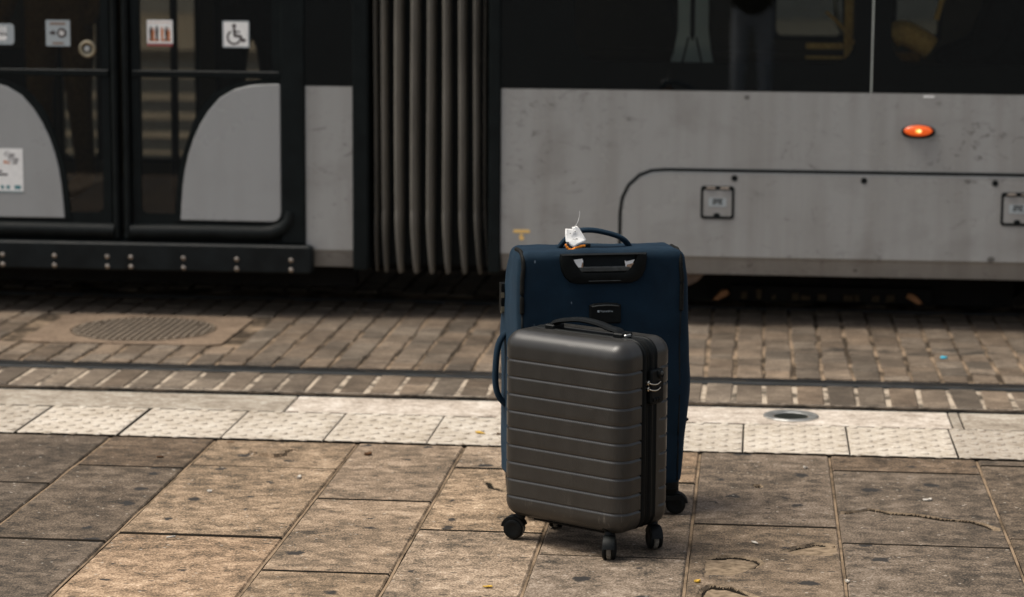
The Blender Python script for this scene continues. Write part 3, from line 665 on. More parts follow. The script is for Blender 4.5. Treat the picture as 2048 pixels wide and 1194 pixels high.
part('jacking_mark', 'decal_yellow', MB().prism(rrect(-1.003, -0.934, 0.377, 0.390, .004, 3), T - .0012, T + .01).prism([(-0.970, .3765), (-0.978, .362), (-0.979, .354), (-0.974, .347), (-0.968, .345), (-0.961, .348), (-0.958, .355), (-0.961, .363)], T - .0012, T + .01))
# windows: black printed border, tinted pane, thin joint
def ring_panel(outer, hole, y0, y1):
    n = len(outer); v = [(x, y, z) for y in (y0, y1) for x, z in outer] + [(x, y, z) for y in (y0, y1) for x, z in hole]; f = []
    for i in range(n):
        j = (i + 1) % n; f += [(i, j, 2 * n + j, 2 * n + i), (n + j, n + i, 3 * n + i, 3 * n + j), (j, i, n + i, n + j), (2 * n + i, 2 * n + j, 3 * n + j, 3 * n + i)]
    return MB().add(v, f)
def window(x0, x1, hx0, hx1, z0=0.9775, z1=2.35, hz0=1.092, hz1=2.22, r=0.10, name='window'):
    w_ = part(name, 'black_frame', ring_panel(rrect(x0, x1, z0, z1, .006), rrect(hx0, hx1, hz0, hz1, r), T + .003, T + .03))
    part('pane', 'tinted_glass', MB().add([(x0, T + .001, z0), (x1, T + .001, z0), (x1, T + .001, z1), (x0, T + .001, z1)], [(0, 1, 2, 3)]), w_); return w_
window(-1.0565, 0.4535, -0.755, 0.388); window(0.4605, 2.2, 0.532, 2.1); window(2.207, 4.9, 2.28, 4.8)
part('window_joint', 'interior_grey', MB().box(0.4545, 0.4595, T + .002, T + .03, 0.978, 2.35))
window(-1.878, -1.680, -1.85, -1.71, r=.01, hz0=2.18, hz1=2.2); window(-6.5, -3.452, -6.3, -3.60)
# doorway: fixed posts, two leaves with curved kick panels, seals, threshold
CX = -2.665
for s in (1, -1):
    X = lambda x: CX + s * (x - CX)
    pp = MB(); xs = sorted((X(-1.982), X(-1.879))); pp.prism(rrect(xs[0], xs[1], 0.310, 2.35, 0.010, 2), T - .010, T + .06, 0, 0.007); part('door_post', 'black_frame', pp)
    xs = sorted((X(-2.618), X(-1.983)))
    leaf = part('door', 'black_frame', ring_panel(rrect(xs[0], xs[1], 0.385, 2.30, .006), rrect(xs[0] + .035, xs[1] - .035, 0.43, 2.24, .03), T + .004, T + .035)); leaf['label'] = 'glazed door leaf with curved silver kick panel'
    part('glass', 'tinted_glass', MB().add([(xs[0], T + .0075, .39), (xs[1], T + .0075, .39), (xs[1], T + .0075, 2.29), (xs[0], T + .0075, 2.29)], [(0, 1, 2, 3)]), leaf)
    cur = [(-2.414, .405), (-2.410, .47), (-2.403, .55), (-2.393, .617), (-2.378, .68), (-2.356, .745), (-2.327, .807), (-2.290, .866), (-2.240, .922), (-2.180, .957), (-2.112, .976), (-2.04, .982), (-1.990, .983), (-1.984, .977), (-1.984, .445), (-1.988, .425), (-2.0, .410), (-2.018, .404)]
    out_ = inset(cur if s else cur, 0)
    pts = [(X(x), z) for x, z in cur]
    rim = [(X(x - .026 + (.02 if z > .93 else 0)), z + (.022 if z > .8 else 0)) for x, z in cur[:13]] + [(X(-1.984), 1.004), (X(-1.984), .400), (X(-2.44), .400)]
    part('panel_rim', 'black_frame', MB().prism(rim, T + .0005, T + .0065), leaf)
    part('kick_panel', 'door_paint', MB().prism(pts, T - .0035, T + .004, 0, 0.0025), leaf)
    part('mid_rail', 'black_frame', MB().prism(rrect(xs[0], xs[1], 1.006, 1.034, .004, 2), T - .004, T + .006, 0, .003), leaf)
    part('rail_highlight', 'grey_plastic', MB().tube([(xs[0] + .01, T - .004, 1.031), (xs[1] - .01, T - .004, 1.031)], .0022, 6), leaf, True)  # grey tube painting the thin highlight along the mid rail
    a, b = (X(-2.655), X(-2.628)); xs2 = sorted((a, b))
    part('edge_seal', 'black_rubber', MB().prism(rrect(xs2[0], xs2[1], 0.318, 2.30, .012, 4), T - .020, T + .03, 0, .010), leaf)
    low = [(X(-2.63), T + .005, .352), (X(-2.3), T + .005, .354), (X(-2.06), T + .005, .354), (X(-2.02), T + .005, .358), (X(-1.975), T + .005, .378), (X(-1.95), T + .005, .41), (X(-1.944), T + .005, .45)]
    part('bottom_seal', 'black_rubber', MB().tube(low, [.033, .033, .033, .033, .031, .028, .024], 14, upv=(0, 1, 0)), leaf, True)
    if s == 1:
        RIGHT = leaf
    else: LEFT = leaf
part('lower_step', 'black_frame', MB().box(-3.44, -1.885, T + .02, T + .08, 0.20, 0.335))
sillp = part('threshold', 'sill_black', MB().prism(rrect(-3.60, -1.846, 0.190, 0.309, 0.018, 4), T - .045, T + .018, 0, 0.008))
for x in (-3.405, -3.177, -2.952, -2.723, -2.621, -2.395, -2.167, -1.935):
    for z in (0.2485, 0.2075): part('rivet', 'rivet_steel', MB().disc((x, T - .0445, z), 0, (0, -1, 0), 0, 12, 0, None, [(.0105, -.002), (.0098, .002), (.006, .0042), (0, .005)]), sillp, True)
# door button and stickers (flat prints on the glass)
btn = part('door_button', ['brass', 'black_rubber', 'stainless'], MB().disc((-2.803, T + .006, 1.120), 0, (0, -1, 0), 0, 32, 0, None, [(.0375, 0), (.036, .010), (.030, .013), (.021, .011), (.0205, .006)]).disc((-2.803, T + .006, 1.120), 0, (0, -1, 0), 0, 24, 1, None, [(.0206, .007), (.0, .007)]).disc((-2.803, T + .006, 1.120), 0, (0, -1, 0), 0, 20, 2, None, [(.0135, .007), (.0125, .011), (.0, .012)]), LEFT, True)
Y0 = T + .0066
def card(x0, x1, z0, z1, r=.003): return MB().prism(rrect(x0, x1, z0, z1, r, 2), Y0 - .0004, Y0, 0)
def dec(mb, pts, m, lift=.0009): mb.add([(x, Y0 - lift, z) for x, z in pts], [tuple(range(len(pts)))], m)
k = card(-2.982, -2.878, 1.130, 1.239)                      # arrow to the round button
dec(k, rrect(-2.965, -2.896, 1.2185, 1.2295, .002, 1), 1); dec(k, rrect(-2.955, -2.905, 1.1375, 1.147, .002, 1), 1)
dec(k, [(-2.966, 1.181), (-2.953, 1.181), (-2.953, 1.173), (-2.938, 1.185), (-2.953, 1.199), (-2.953, 1.190), (-2.966, 1.190)], 2)
dec(k, circ(-2.913, 1.185, .0205, 24), 2); dec(k, circ(-2.914, 1.185, .0105, 18), 3, .0013); dec(k, circ(-2.911, 1.188, .003, 8), 2, .0017); dec(k, circ(-2.917, 1.184, .003, 8), 2, .0017)
part('button_sticker', ['sign_silver', 'sign_brown', 'sign_dark', 'sign_white'], k, LEFT)
k = card(-3.235, -3.119, 1.134, 1.222, .014)                # hand notice
dec(k, rrect(-3.19, -3.150, 1.152, 1.185, .010, 3), 1)
for i, (hx, hh) in enumerate(((-3.188, .020), (-3.177, .030), (-3.166, .024), (-3.155, .026))): dec(k, rrect(hx - .0035, hx + .0035, 1.17, 1.185 + hh, .003, 2), 1)
part('hand_sticker', ['sign_silver', 'sign_white'], k, LEFT)
k = card(-3.290, -3.091, 0.512, 0.697, .002)                # paper notice on the kick panel
for vtx in range(len(k.v)): x, y, z = k.v[vtx]; k.v[vtx] = (x, y - .0116, z)
Y0 -= .0116
for zz in (0.633,): dec(k, rrect(-3.175, -3.160, zz, zz + .012, .002, 1), 3)
for wz, x0, x1 in ((.596, -3.20, -3.183), (.582, -3.23, -3.158)): dec(k, rrect(x0, x1, wz, wz + .008, .002, 1), 1)
dec(k, circ(-3.153, 0.6355, .0052, 12), 3); dec(k, rrect(-3.136, -3.116, .632, .6375, .001, 1), 1)
for x0, x1 in ((-3.19, -3.176), (-3.165, -3.150), (-3.130, -3.102)): dec(k, rrect(x0, x1, .525, .540, .004, 2), 2)
dec(k, rrect(-3.289, -3.092, .5125, .5155, .001, 1), 2)
part('paper_notice', ['sign_white', 'sign_dark', 'sign_teal', 'sign_orange'], k, LEFT)
for bx, bz in ((-3.148, .672), (-3.132, .652)):
    text('Cap', 0.027, 'notice_word', 'sign_dark', LEFT, Matrix.Translation((bx, Y0 - .0011, bz)) @ Matrix.Rotation(R(90), 4, 'X') @ Matrix.Diagonal((1.05, 1, 1, 1)))
Y0 += .0116
k = card(-2.548, -2.439, 1.146, 1.243, .002)                # people-at-the-door notice
dec(k, rrect(-2.548, -2.440, 1.135, 1.1455, .001, 1), 3); dec(k, rrect(-2.544, -2.443, 1.232, 1.2335, .0005, 1), 2)
dec(k, rrect(-2.541, -2.497, 1.155, 1.164, .002, 1), 2); dec(k, rrect(-2.490, -2.447, 1.155, 1.164, .002, 1), 2)
for hx, m_, hz in ((-2.532, 1, 1.212), (-2.522, 2, 1.205), (-2.506, 1, 1.215), (-2.484, 2, 1.211), (-2.466, 1, 1.212), (-2.455, 2, 1.205)):
    dec(k, circ(hx, hz, .0045, 10), m_, .0013); dec(k, [(hx - .0065, hz - .006), (hx - .004, 1.157), (hx + .004, 1.157), (hx + .0065, hz - .006)], m_, .0014)
part('priority_sticker', ['sign_white', 'sign_dark', 'sign_orange', 'sign_red'], k, RIGHT)
k = card(-2.227, -2.114, 1.132, 1.243, .003)                # wheelchair symbol
def stroke(mb, path, wd, m, lift):
    for i in range(len(path) - 1):
        a, b = Vector(path[i]), Vector(path[i + 1]); d = (b - a).normalized(); q = Vector((-d.y, d.x)) * wd / 2; e = d * wd * .25
        dec(mb, [tuple(a - q - e), tuple(b - q + e), tuple(b + q + e), tuple(a + q - e)], m, lift + i * .00001)
dec(k, rrect(-2.222, -2.119, 1.137, 1.238, .002, 1), 2, .0006)
dec(k, circ(-2.178, 1.222, .0085, 16), 1, .0012)
stroke(k, [(-2.178, 1.210), (-2.175, 1.181), (-2.152, 1.179), (-2.141, 1.160), (-2.131, 1.164)], .0105, 1, .0012)
stroke(k, [(-2.176, 1.198), (-2.154, 1.198)], .006, 1, .0016)
arc = [(-2.178 + .0275 * math.cos(R(a)), 1.1745 + .0275 * math.sin(R(a))) for a in range(125, 352, 12)]; stroke(k, arc, .0075, 1, .0014)
part('wheelchair_sticker', ['sign_silver', 'sign_dark', 'sign_white'], k, RIGHT)
# upper body, roof, far side, ends, floor
part('cantrail', 'body_paint', MB().box(-8, -1.68, T, T + .1, 2.352, 3.2).box(-1.056, 5, T, T + .1, 2.352, 3.2))
part('roof', 'body_paint', MB().box(-8, 5, T + .1, 12.3, 3.1, 3.25)); part('ceiling', 'interior_grey', MB().box(-8, 5, T + .12, 12.28, 2.35, 2.40))
part('floor', 'interior_dark', MB().box(-8, 5, T + .13, 12.28, 0.30, 0.345)); part('end_wall', 'body_paint', MB().box(-8.05, -8.002, T, 12.4, .2, 3.2)); part('end_wall', 'body_paint', MB().box(5.002, 5.05, T, 12.4, .2, 3.2))
part('bellows_roof', 'black_rubber', MB().box(-1.68, -1.056, T + .14, 12.3, 2.9, 3.0))
fw = MB(); holes = [(-6.2, -3.9, 1.05), (-3.60, -3.38, .42), (-3.235, -2.86, .42), (-2.72, -2.35, .42), (0.06, 0.43, 1.085), (0.655, 0.90, 1.085), (1.95, 4.6, 1.085)]
x = -8.0
for a, b, z in holes: fw.box(x, a, 12.30, 12.40, .2, 3.2); fw.box(a, b, 12.30, 12.40, .2, z); fw.box(a, b, 12.30, 12.40, 2.2, 3.2); x = b
fw.box(x, 5, 12.30, 12.40, .2, 3.2); part('far_wall', 'interior_tan', fw)
for a, b, z in holes:
    wdw = part('far_window', 'black_frame', ring_panel(rrect(a + .001, b - .001, z + .001, 2.199, .01, 2), rrect(a + .022, b - .022, z + .022, 2.17, .03, 2), 12.285, 12.32))
    part('pane', 'far_door_glass' if z < .5 else 'far_glass', MB().add([(a, 12.35, z), (b, 12.35, z), (b, 12.35, 2.2), (a, 12.35, 2.2)], [(0, 1, 2, 3)]), wdw)
part('window_ledge', 'interior_tan', MB().prism([(12.22, .975), (12.22, 1.012), (12.298, 1.025), (12.298, .975)], -1.0, 4.9, plane='XY') if False else MB().box(-1.0, 4.9, 12.20, 12.299, 1.00, 1.03))
part('dado', 'interior_dark', MB().box(-7.9, -3.62, 12.285, 12.299, .35, 1.0).box(-1.0, 4.9, 12.285, 12.299, .35, .955))
# grey flared partition post with two ribs, a grab pole, seats
px_ = [(-.337, 1.5), (-.337, 1.22), (-.352, 1.13), (-.385, 1.03), (-.42, .93), (-.155, .93), (-.175, 1.03), (-.198, 1.13), (-.210, 1.22), (-.210, 1.5)]
post = part('partition', 'interior_grey', MB().prism(px_, 10.12, 10.17, 0, .004))
part('slot', 'interior_dark', MB().prism([(-.286, 1.5), (-.286, 1.20), (-.276, 1.17), (-.266, 1.20), (-.266, 1.5)], 10.117, 10.12), post)
for sx in (-1, 1): part('rib', 'seat_fabric' if False else 'grey_plastic', MB().prism([(-.276 + sx * .012, 1.19), (-.276 + sx * .066, .94), (-.276 + sx * .080, .94), (-.276 + sx * .020, 1.19)], 10.116, 10.12), post)
part('grab_pole', 'interior_dark', MB().tube([(-2.64, 10.85, .34), (-2.64, 10.85, 2.36)], .018, 12), None, True)
part('grab_pole', 'brass', MB().tube(spline([(0.55, 10.35, 1.02), (0.52, 10.4, 1.08), (0.40, 10.5, 1.16), (0.33, 10.55, 1.25), (0.31, 10.6, 1.5)], 5), .011, 8), None, True)
def seat(x, y, face, m='seat_fabric'):
    """moulded seat facing +x or -x: pan, tall back with headrest roll, pedestal"""
    r_ = MB(); bx = x - face * .20
    for k, (zz, off, dep) in enumerate(((.80, 0, .07), (1.0, -.02, .075), (1.2, -.05, .08), (1.36, -.075, .10), (1.46, -.085, .085))): pass
    back = part('seat_back', m, MB().prism([(bx, .74), (bx - face * .05, 1.0), (bx - face * .10, 1.36), (bx - face * .14, 1.47), (bx - face * .20, 1.47), (bx - face * .19, 1.34), (bx - face * .13, 1.0), (bx - face * .09, .70)], y - .21, y + .21, 0, .02))
    part('seat_pan', m, MB().prism(rrect(x - .22, x + .24, .70, .79, .035), y - .22, y + .22, 0, .02), back); part('pedestal', 'interior_dark', MB().box(x - .1, x + .12, y - .12, y + .12, .346, .70), back)
seat(1.02, 10.62, -1); seat(1.02, 11.75, -1); seat(-.05, 11.75, 1, 'interior_dark'); seat(2.2, 10.62, -1); seat(-4.6, 10.62, -1)
part('seat_bolster', 'mustard', MB().tube(spline([(0.535, 10.17, 1.195), (0.585, 10.17, 1.215), (0.65, 10.17, 1.185), (0.705, 10.17, 1.15)], 4), [.03] + [.052] * 11 + [.045], 12), None, True)
part('armrest', 'coat_brown', MB().prism(rrect(.53, .66, 1.098, 1.135, .012), 10.12, 10.20, 0, .006))
fr_ = part('seat_frame', 'mustard', MB().prism(rrect(.347, .384, 1.10, 1.62, .008, 2), 10.14, 10.17, 0, .004))
for za, zb in ((1.145, 1.170), (1.103, 1.118)): part('frame_rail', 'mustard', MB().prism(rrect(.19, .344, za, zb, .005, 2), 10.135, 10.16, 0, .004), fr_)
part('hand_strap', 'mustard', MB().tube(spline([(.27, 10.12, 1.30), (.33, 10.12, 1.245), (.39, 10.12, 1.17), (.44, 10.12, 1.12)], 4), .007, 8), fr_, True)
part('seat_edge', 'mustard', MB().tube(spline([(.72, 10.15, 1.27), (.735, 10.15, 1.33), (.755, 10.15, 1.40)], 4), .012, 8), None, True)
# underframe, bogie and gear in the dark
part('underframe', 'undergear', MB().box(-8, 5, T + .30, 12.2, .17, .30).box(-8, -1.70, T + .19, T + .28, .11, .30).box(1.2, 5, T + .19, T + .28, .12, .30))
bog = part('bogie', 'undergear', MB().box(-.55, 1.1, T + .42, T + .55, .045, .26).box(-.1, .75, T + .36, T + .42, .06, .12))
part('axle_cover', 'wheel_iron', MB().disc((-.315, T + .115, .27), 0, (0, -1, 0), 0, 36, 0, None, [(.125, -.03), (.125, 0), (.118, .006), (.07, .008), (0, .012)]), bog, True)
for sx in (-1, 1): part('brake_lug', 'rusty_gear', MB().prism([(.27 + sx * .41, .100), (.27 + sx * .445, .062), (.27 + sx * .425, .058), (.27 + sx * .375, .086), (.27 + sx * .385, .104)], T + .33, T + .37, 0, .004), bog)
for i, bx in enumerate((-.055, .01, .075, .16, .20, .27, .38, .42, .50, .56)): part('gear_bolt', 'gear_grime', MB().prism(rrect(bx, bx + random.uniform(.012, .05), .065, .065 + random.uniform(.02, .045), .004, 2), T + .345, T + .36), bog)
for wx in (-.42, .95, -4.6): part('wheel', 'undergear', MB().disc((wx, T + .58, .29), 0, (0, 1, 0), 0, 40, 0, None, [(0, -.03), (.22, -.03), (.235, -.015), (.29, -.01), (.29, .09), (0, .09)]), bog, True)

# ------------------------------------------------------------------ luggage
def rbox(hw, hd, z0, z1, r, avals, bvals, zvals, faces, shape=None):
    """rounded box skin from chosen faces; shape(p, n) may push each point"""
    mb = MB(); zc, hz = (z0 + z1) / 2, (z1 - z0) / 2
    def put(a, b, z):
        q = Vector((max(-hw + r, min(hw - r, a)), max(-hd + r, min(hd - r, b)), max(z0 + r, min(z1 - r, z)))); d = Vector((a, b, z)) - q
        n = d.normalized(); p = q + n * r
        return tuple(shape(p, n)) if shape else tuple(p)
    def grid(us, ws, fn):
        v = [put(*fn(u, w_)) for w_ in ws for u in us]; n = len(us)
        mb.add(v, [(j * n + i, j * n + i + 1, (j + 1) * n + i + 1, (j + 1) * n + i) for j in range(len(ws) - 1) for i in range(n - 1)])
    if 'F' in faces: grid(avals, zvals, lambda a, z: (a, -hd, z))
    if 'B' in faces: grid(avals, zvals, lambda a, z: (a, hd, z))
    if 'L' in faces: grid(bvals, zvals, lambda b, z: (-hw, b, z))
    if 'R' in faces: grid(bvals, zvals, lambda b, z: (hw, b, z))
    if 'T' in faces: grid(avals, bvals, lambda a, b: (a, b, z1))
    if 'D' in faces: grid(avals, bvals, lambda a, b: (a, b, z0))
    return mb
def weld(o, smooth=True):
    bm = bmesh.new(); bm.from_mesh(o.data); bmesh.ops.remove_doubles(bm, verts=bm.verts, dist=1e-5); bmesh.ops.recalc_face_normals(bm, faces=bm.faces); bm.to_mesh(o.data); bm.free()
    for p in o.data.polygons: p.use_smooth = smooth
    return o
def lin(a, b, n): return [a + (b - a) * i / n for i in range(n + 1)]
def edgy(h, r, n=7, m=10): return lin(-h, -h + r, n) + lin(-h + r, h - r, m)[1:] + lin(h - r, h, n)[1:]
def caster(parent, x, y, ang, rr=0.0255, top=0.07, tyre='tread_dust', trail=.022):
    """swivel castor: mount, hooded fork, two side wheels and the tread between; the wheel trails towards ang"""
    c = MB().disc((x, y, top - .016), 0, (0, 0, 1), 0, 20, 0, None, [(.0, 0), (.018, 0), (.021, .008), (.025, .022), (0, .022)])
    fk = c.build('caster', 'black_plastic', parent, True, angle=40); ax = Vector((-math.sin(ang), math.cos(ang), 0)); tr = Vector((math.cos(ang), math.sin(ang), 0)) * trail; w0 = Vector((x, y, rr)) + tr
    hood = MB(); n = 9; pts = []
    for i in range(n + 1):
        t = R(20 + 150 * i / n); pts.append(w0 + Vector((-ax.y, ax.x, 0)) * math.cos(t) * (rr + .005) + Vector((0, 0, 1)) * math.sin(t) * (rr + .006))
    v = []
    for p in pts:
        q = (p - w0) * .80 + w0
        for s_, e in ((-.0155, p), (-.011, p + (p - w0).normalized() * .002), (.011, p + (p - w0).normalized() * .002), (.0155, p), (.0155, q), (-.0155, q)): v.append(e + ax * s_)
    f = [(k * 6 + i, k * 6 + (i + 1) % 6, (k + 1) * 6 + (i + 1) % 6, (k + 1) * 6 + i) for k in range(n) for i in range(6)] + [tuple(range(6)), tuple(range(n * 6, n * 6 + 6))]
    hood.add(v, f); hood.tube([Vector((x, y, top - .012)), Vector((x, y, rr * 2 - .002)) + tr * .4], .0145, 12); hood.build('fork', 'black_plastic', fk, True, angle=50)
    MB().disc(w0 - ax * .0065, 0, ax, 0, 28, 0, None, [(0, 0), (rr - .004, 0), (rr - .001, .002), (rr, .0045), (rr, .0085), (rr - .001, .011), (rr - .004, .013), (0, .013)]).build('tyre', tyre, fk, True, angle=50)
    for s_ in (-1, 1):
        MB().disc(w0 + ax * s_ * .0085, 0, ax * s_, 0, 28, 0, None, [(rr - .003, -.001), (rr - .0012, .003), (rr - .003, .008), (rr - .008, .010), (rr - .014, .0085), (0, .0085)]).build('wheel', 'black_plastic', fk, True, angle=40)

# small hard-shell cabin case
TH = 0.564
gc = thing('cabin_suitcase', 'small dark grey ribbed hard-shell suitcase on four castors, standing in front of the blue one', 'suitcase', (-0.438, 6.348, 0), rz=-TH)
HW, HD, Z0, Z1, RR = 0.202, 0.116, 0.068, 0.577, 0.045
RIBS = [0.129 + 0.0465 * i for i in range(9)]
zv = set(edgy(1, .2, 1, 1)); zv = [Z0 + t for t in lin(0, .045, 7)] + lin(Z0 + .045, Z1 - .045, 40)[1:] + [Z1 - .045 + t for t in lin(0, .045, 8)][1:]
for z in RIBS: zv = [q for q in zv if not (z - .0105 < q < z + .004)] + [z - .0078, z - .0062, z - .0040, z - .002, z + .0005, z + .0016, z + .003]
zv = sorted(set(zv))
def ribbed(front):
    def f(p, n):
        if abs(n.z) > .3: return p
        k = 1.0
        if not front:
            k = max(0, min(1, (p.y - .050) / .006))
        for z in RIBS:
            dz = p.z - z
            if -.0063 <= dz <= .0017: return p - n * k * 0.0040 * max(0, min(1, (dz + .0062) / .0067 if dz < .0006 else (0.0017 - dz) / .0011))
        return p
    return f
av = edgy(HW, RR, 8, 14)
bF = [-HD + t for t in lin(0, RR, 8)] + lin(-HD + RR, -0.0315, 3)[1:]; bB = lin(0.0365, HD - RR, 4) + [0.050, 0.053, 0.056] + [HD - RR + t for t in lin(0, RR, 8)][1:]; bB = sorted(set(bB))
weld(rbox(HW, HD, Z0, Z1, RR, av, bF, zv, 'FLRTD', ribbed(True)).build('front_shell', 'grey_abs', gc))
weld(rbox(HW, HD, Z0, Z1, RR, av, bB, zv, 'BLRTD', ribbed(False)).build('back_shell', 'grey_abs', gc))
def band(name, m, prof, n=7):
    base = rrect(-HW, HW, Z0, Z1, RR, n); loops = []; v, f = [], []
    for b, i_ in prof: v += [(x, b, z) for x, z in inset(base, i_)]
    L_ = len(base)
    for k in range(len(prof) - 1):
        for i in range(L_): j = (i + 1) % L_; f.append((k * L_ + i, k * L_ + j, (k + 1) * L_ + j, (k + 1) * L_ + i))
    return MB().add(v, f).build(name, m, gc, True, angle=28)
zp = band('zip_band', 'black_plastic', [(-.0316, .006), (-.0316, .0008), (-.0290, .0003), (-.026, .0025), (-.021, .0035), (-.0185, .0005), (-.014, -.0008), (-.0100, .0008), (-.0085, .005), (.000, .0065), (.0085, .005), (.0105, .0008), (.0145, -.0008), (.0185, .0005), (.021, .0035), (.030, .003), (.0340, .0003), (.0366, .0008), (.0366, .006)])
band('zip_teeth', 'zip_teeth', [(-.003, .0062), (-.002, .0045), (.002, .0045), (.003, .0062)])
# combination lock with two zip pulls
lk = MB().prism(rrect(-.006, .052, .405, .497, .010), -HW - .010, -HW + .004, 0, .004)
for i, (x, y, z) in enumerate(lk.v): lk.v[i] = (-y, x + .003, z)
lock = lk.build('lock', 'black_plastic', gc, True, angle=30)
MB().disc((HW + .0095, .036, .484), 0, (1, 0, 0), 0, 24, 0, None, [(.0125, -.004), (.0125, .003), (.010, .006), (.0085, .004), (0, .005)]).build('dial', 'black_plastic', lock, True, angle=30)
MB().disc((HW + .014, .0375, .487), 0, (1, 0, 0), 0, 16, 0, None, [(.0062, 0), (.005, .0026), (0, .0034)]).build('dial_window', 'grey_plastic', lock, True)
for k in range(3): MB().disc((HW + .008, .004 + .012 * k, .418), 0, (0, 1, 0), 0, 14, 0, None, [(0, 0), (.006, 0), (.006, .009), (0, .009)]).build('number_wheel', 'zip_teeth', lock)
for z in (.462, .446):
    mb = MB().tube(spline([(HW + .002, -.010, z + .004), (HW + .014, -.006, z), (HW + .016, .014, z - .002), (HW + .012, .034, z + .002)], 4), .0020, 8)
    mb.disc((HW + .001, -.011, z + .003), 0, (1, 0, 0), 0, 16, 0, None, [(.0065, -.002), (.0065, .006), (.0035, .008), (.003, .004), (0, .004)]); mb.build('zip_pull', 'chrome', gc, True, angle=50)
# top carrying handle
hp_ = spline([(-.118, .002, Z1 + .000), (-.104, .002, Z1 + .015), (-.075, .002, Z1 + .023), (-.02, .002, Z1 + .030), (.035, .002, Z1 + .026), (.075, .002, Z1 + .017), (.100, .002, Z1 + .013), (.116, .002, Z1 + .000)], 5)
mb = MB(); v, f = [], []
for i, p in enumerate(hp_):
    d = (hp_[min(i + 1, len(hp_) - 1)] - hp_[max(i - 1, 0)]).normalized(); nn = Vector((-d.z, 0, d.x)); t = i / (len(hp_) - 1); wd = .019 - .004 * math.sin(math.pi * t)
    for by, bz in ((-1, -.3), (-.85, .7), (-.5, 1), (.5, 1), (.85, .7), (1, -.3), (.7, -1), (-.7, -1)): v.append(p + Vector((0, by * wd, 0)) + nn * bz * .0062)
n = 8; f = [(i * n + k, i * n + (k + 1) % n, (i + 1) * n + (k + 1) % n, (i + 1) * n + k) for i in range(len(hp_) - 1) for k in range(n)] + [tuple(range(n)), tuple(range((len(hp_) - 1) * n, len(hp_) * n))]
hd_ = mb.add(v, f).build('top_handle', 'black_plastic', gc, True, angle=35)
for x in (-.112, .112): MB().prism(rrect(x - .016, x + .016, Z1 - .004, Z1 + .010, .004), -.020, .026, 0, .003).build('handle_mount', 'black_plastic', hd_)
MB().prism(rrect(.124, .134, Z1 - .001, Z1 + .007, .002), -.012, .012, 0, .002).build('mount_clip', 'stainless', hd_)
MB().prism(rrect(-.12, .12, .060, .069, .004), -.075, .075, 0, .004).build('base_plate', 'black_plastic', gc)
for (x, y, wa) in ((-.160, -.070, 200), (.138, -.078, -58), (.158, .086, -38), (-.155, .072, 120)):
    caster(gc, x, y, R(wa), .0290, .092)
    MB().disc((x, y, .074), 0, (0, 0, 1), 0, 24, 0, None, [(.020, 0), (.026, .006), (.031, .018), (.034, .03)]).build('corner_guard', 'black_plastic', gc, True, angle=40)

# large blue fabric case, its back panel towards us
TB = 0.285
bc = thing('large_suitcase', 'tall navy blue fabric suitcase with black recessed trolley handle', 'suitcase', (-0.457, 6.769, 0), rz=TB)
BW, BD, B0, B1, BR = 0.232, 0.14, 0.078, 0.757, 0.027
def ss(t): t = max(0, min(1, t)); return t * t * (3 - 2 * t)
def blue_shape(p, n):
    q = p.copy(); zt = (q.z - B0) / (B1 - B0); env = math.sin(math.pi * min(1, max(0, zt * .92 + .04))) ** 0.9
    if q.y > -.1: q.y -= 0.125 * ss((q.z - .48) / .33) * ((q.y + .1) / .24)
    if n.x > .3: q.x += n.x * 0.037 * env * math.exp(-((p.y + .07) / .075) ** 2)
    if n.x < -.3: q.x += n.x * 0.006 * env
    if n.y < -.5: q.y -= 0.004 * env * math.cos(p.x / BW * 1.5)
    w_ = mnoise.noise((p.x * 9 + 3, p.y * 9, p.z * 7)) * .004 + mnoise.noise((p.x * 26, p.y * 26 + 5, p.z * 20)) * .0013
    if n.y < -.5 or abs(n.x) > .5: w_ += .0022 * mnoise.noise((p.x * 5, p.y * 5 + 2, p.z * 16 + p.x * 8))
    if n.z > .6: w_ += .004 * mnoise.noise((p.x * 14, 4, 2))
    return q + n * w_
body = weld(rbox(BW, BD, B0, B1, BR, edgy(BW, BR, 6, 24), edgy(BD, BR, 6, 14), [B0 + t for t in lin(0, BR, 6)] + lin(B0 + BR, B1 - BR, 44)[1:] + [B1 - BR + t for t in lin(0, BR, 6)][1:], 'FBLRTD', blue_shape).build('body', ['blue_cloth', 'blue_side'], bc))
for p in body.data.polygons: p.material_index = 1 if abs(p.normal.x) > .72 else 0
def onbody(x, y, z, n, lift): q = blue_shape(Vector((x, y, z)), Vector(n)); return q + Vector(n) * lift
# zip trim over each shoulder, then thin piping down the edge
for s in (-1, 1):
    e = BW - .010; r2 = BR - .004
    path = [Vector((s * e, .03, B1 - .005)), Vector((s * e, -.03, B1 - .005)), Vector((s * e, -.07, B1 - .004)), Vector((s * e, -.100, B1 - .006)), Vector((s * e, -.122, B1 - .014)), Vector((s * e, -.134, B1 - .028)), Vector((s * e, -.138, B1 - .05))] + [Vector((s * (e + .003), -.139, z)) for z in (.68, .65, .62, .60, .585)]
    path = [blue_shape(p, Vector((0, 0, .5) if p.z > B1 - .02 else (s * .25, -.6, 0))) for p in path]
    MB().tube(spline(path, 3), .0062, 8).build('zip_trim', 'zip_teeth', bc, True)
    pp = [blue_shape(Vector((s * (BW - .008), -.136, z)), Vector((s * .25, -.6, 0))) for z in lin(.585, .10, 14)]
    MB().tube(pp, .0032, 6).build('piping', 'black_cloth', bc, True)
tr_ = MB().prism(rrect(-BW + .008, BW + .003, -BD + .004, BD - .006, .03), .062, .096, plane='XY').build('base_tray', 'black_plastic', bc, True, angle=30)
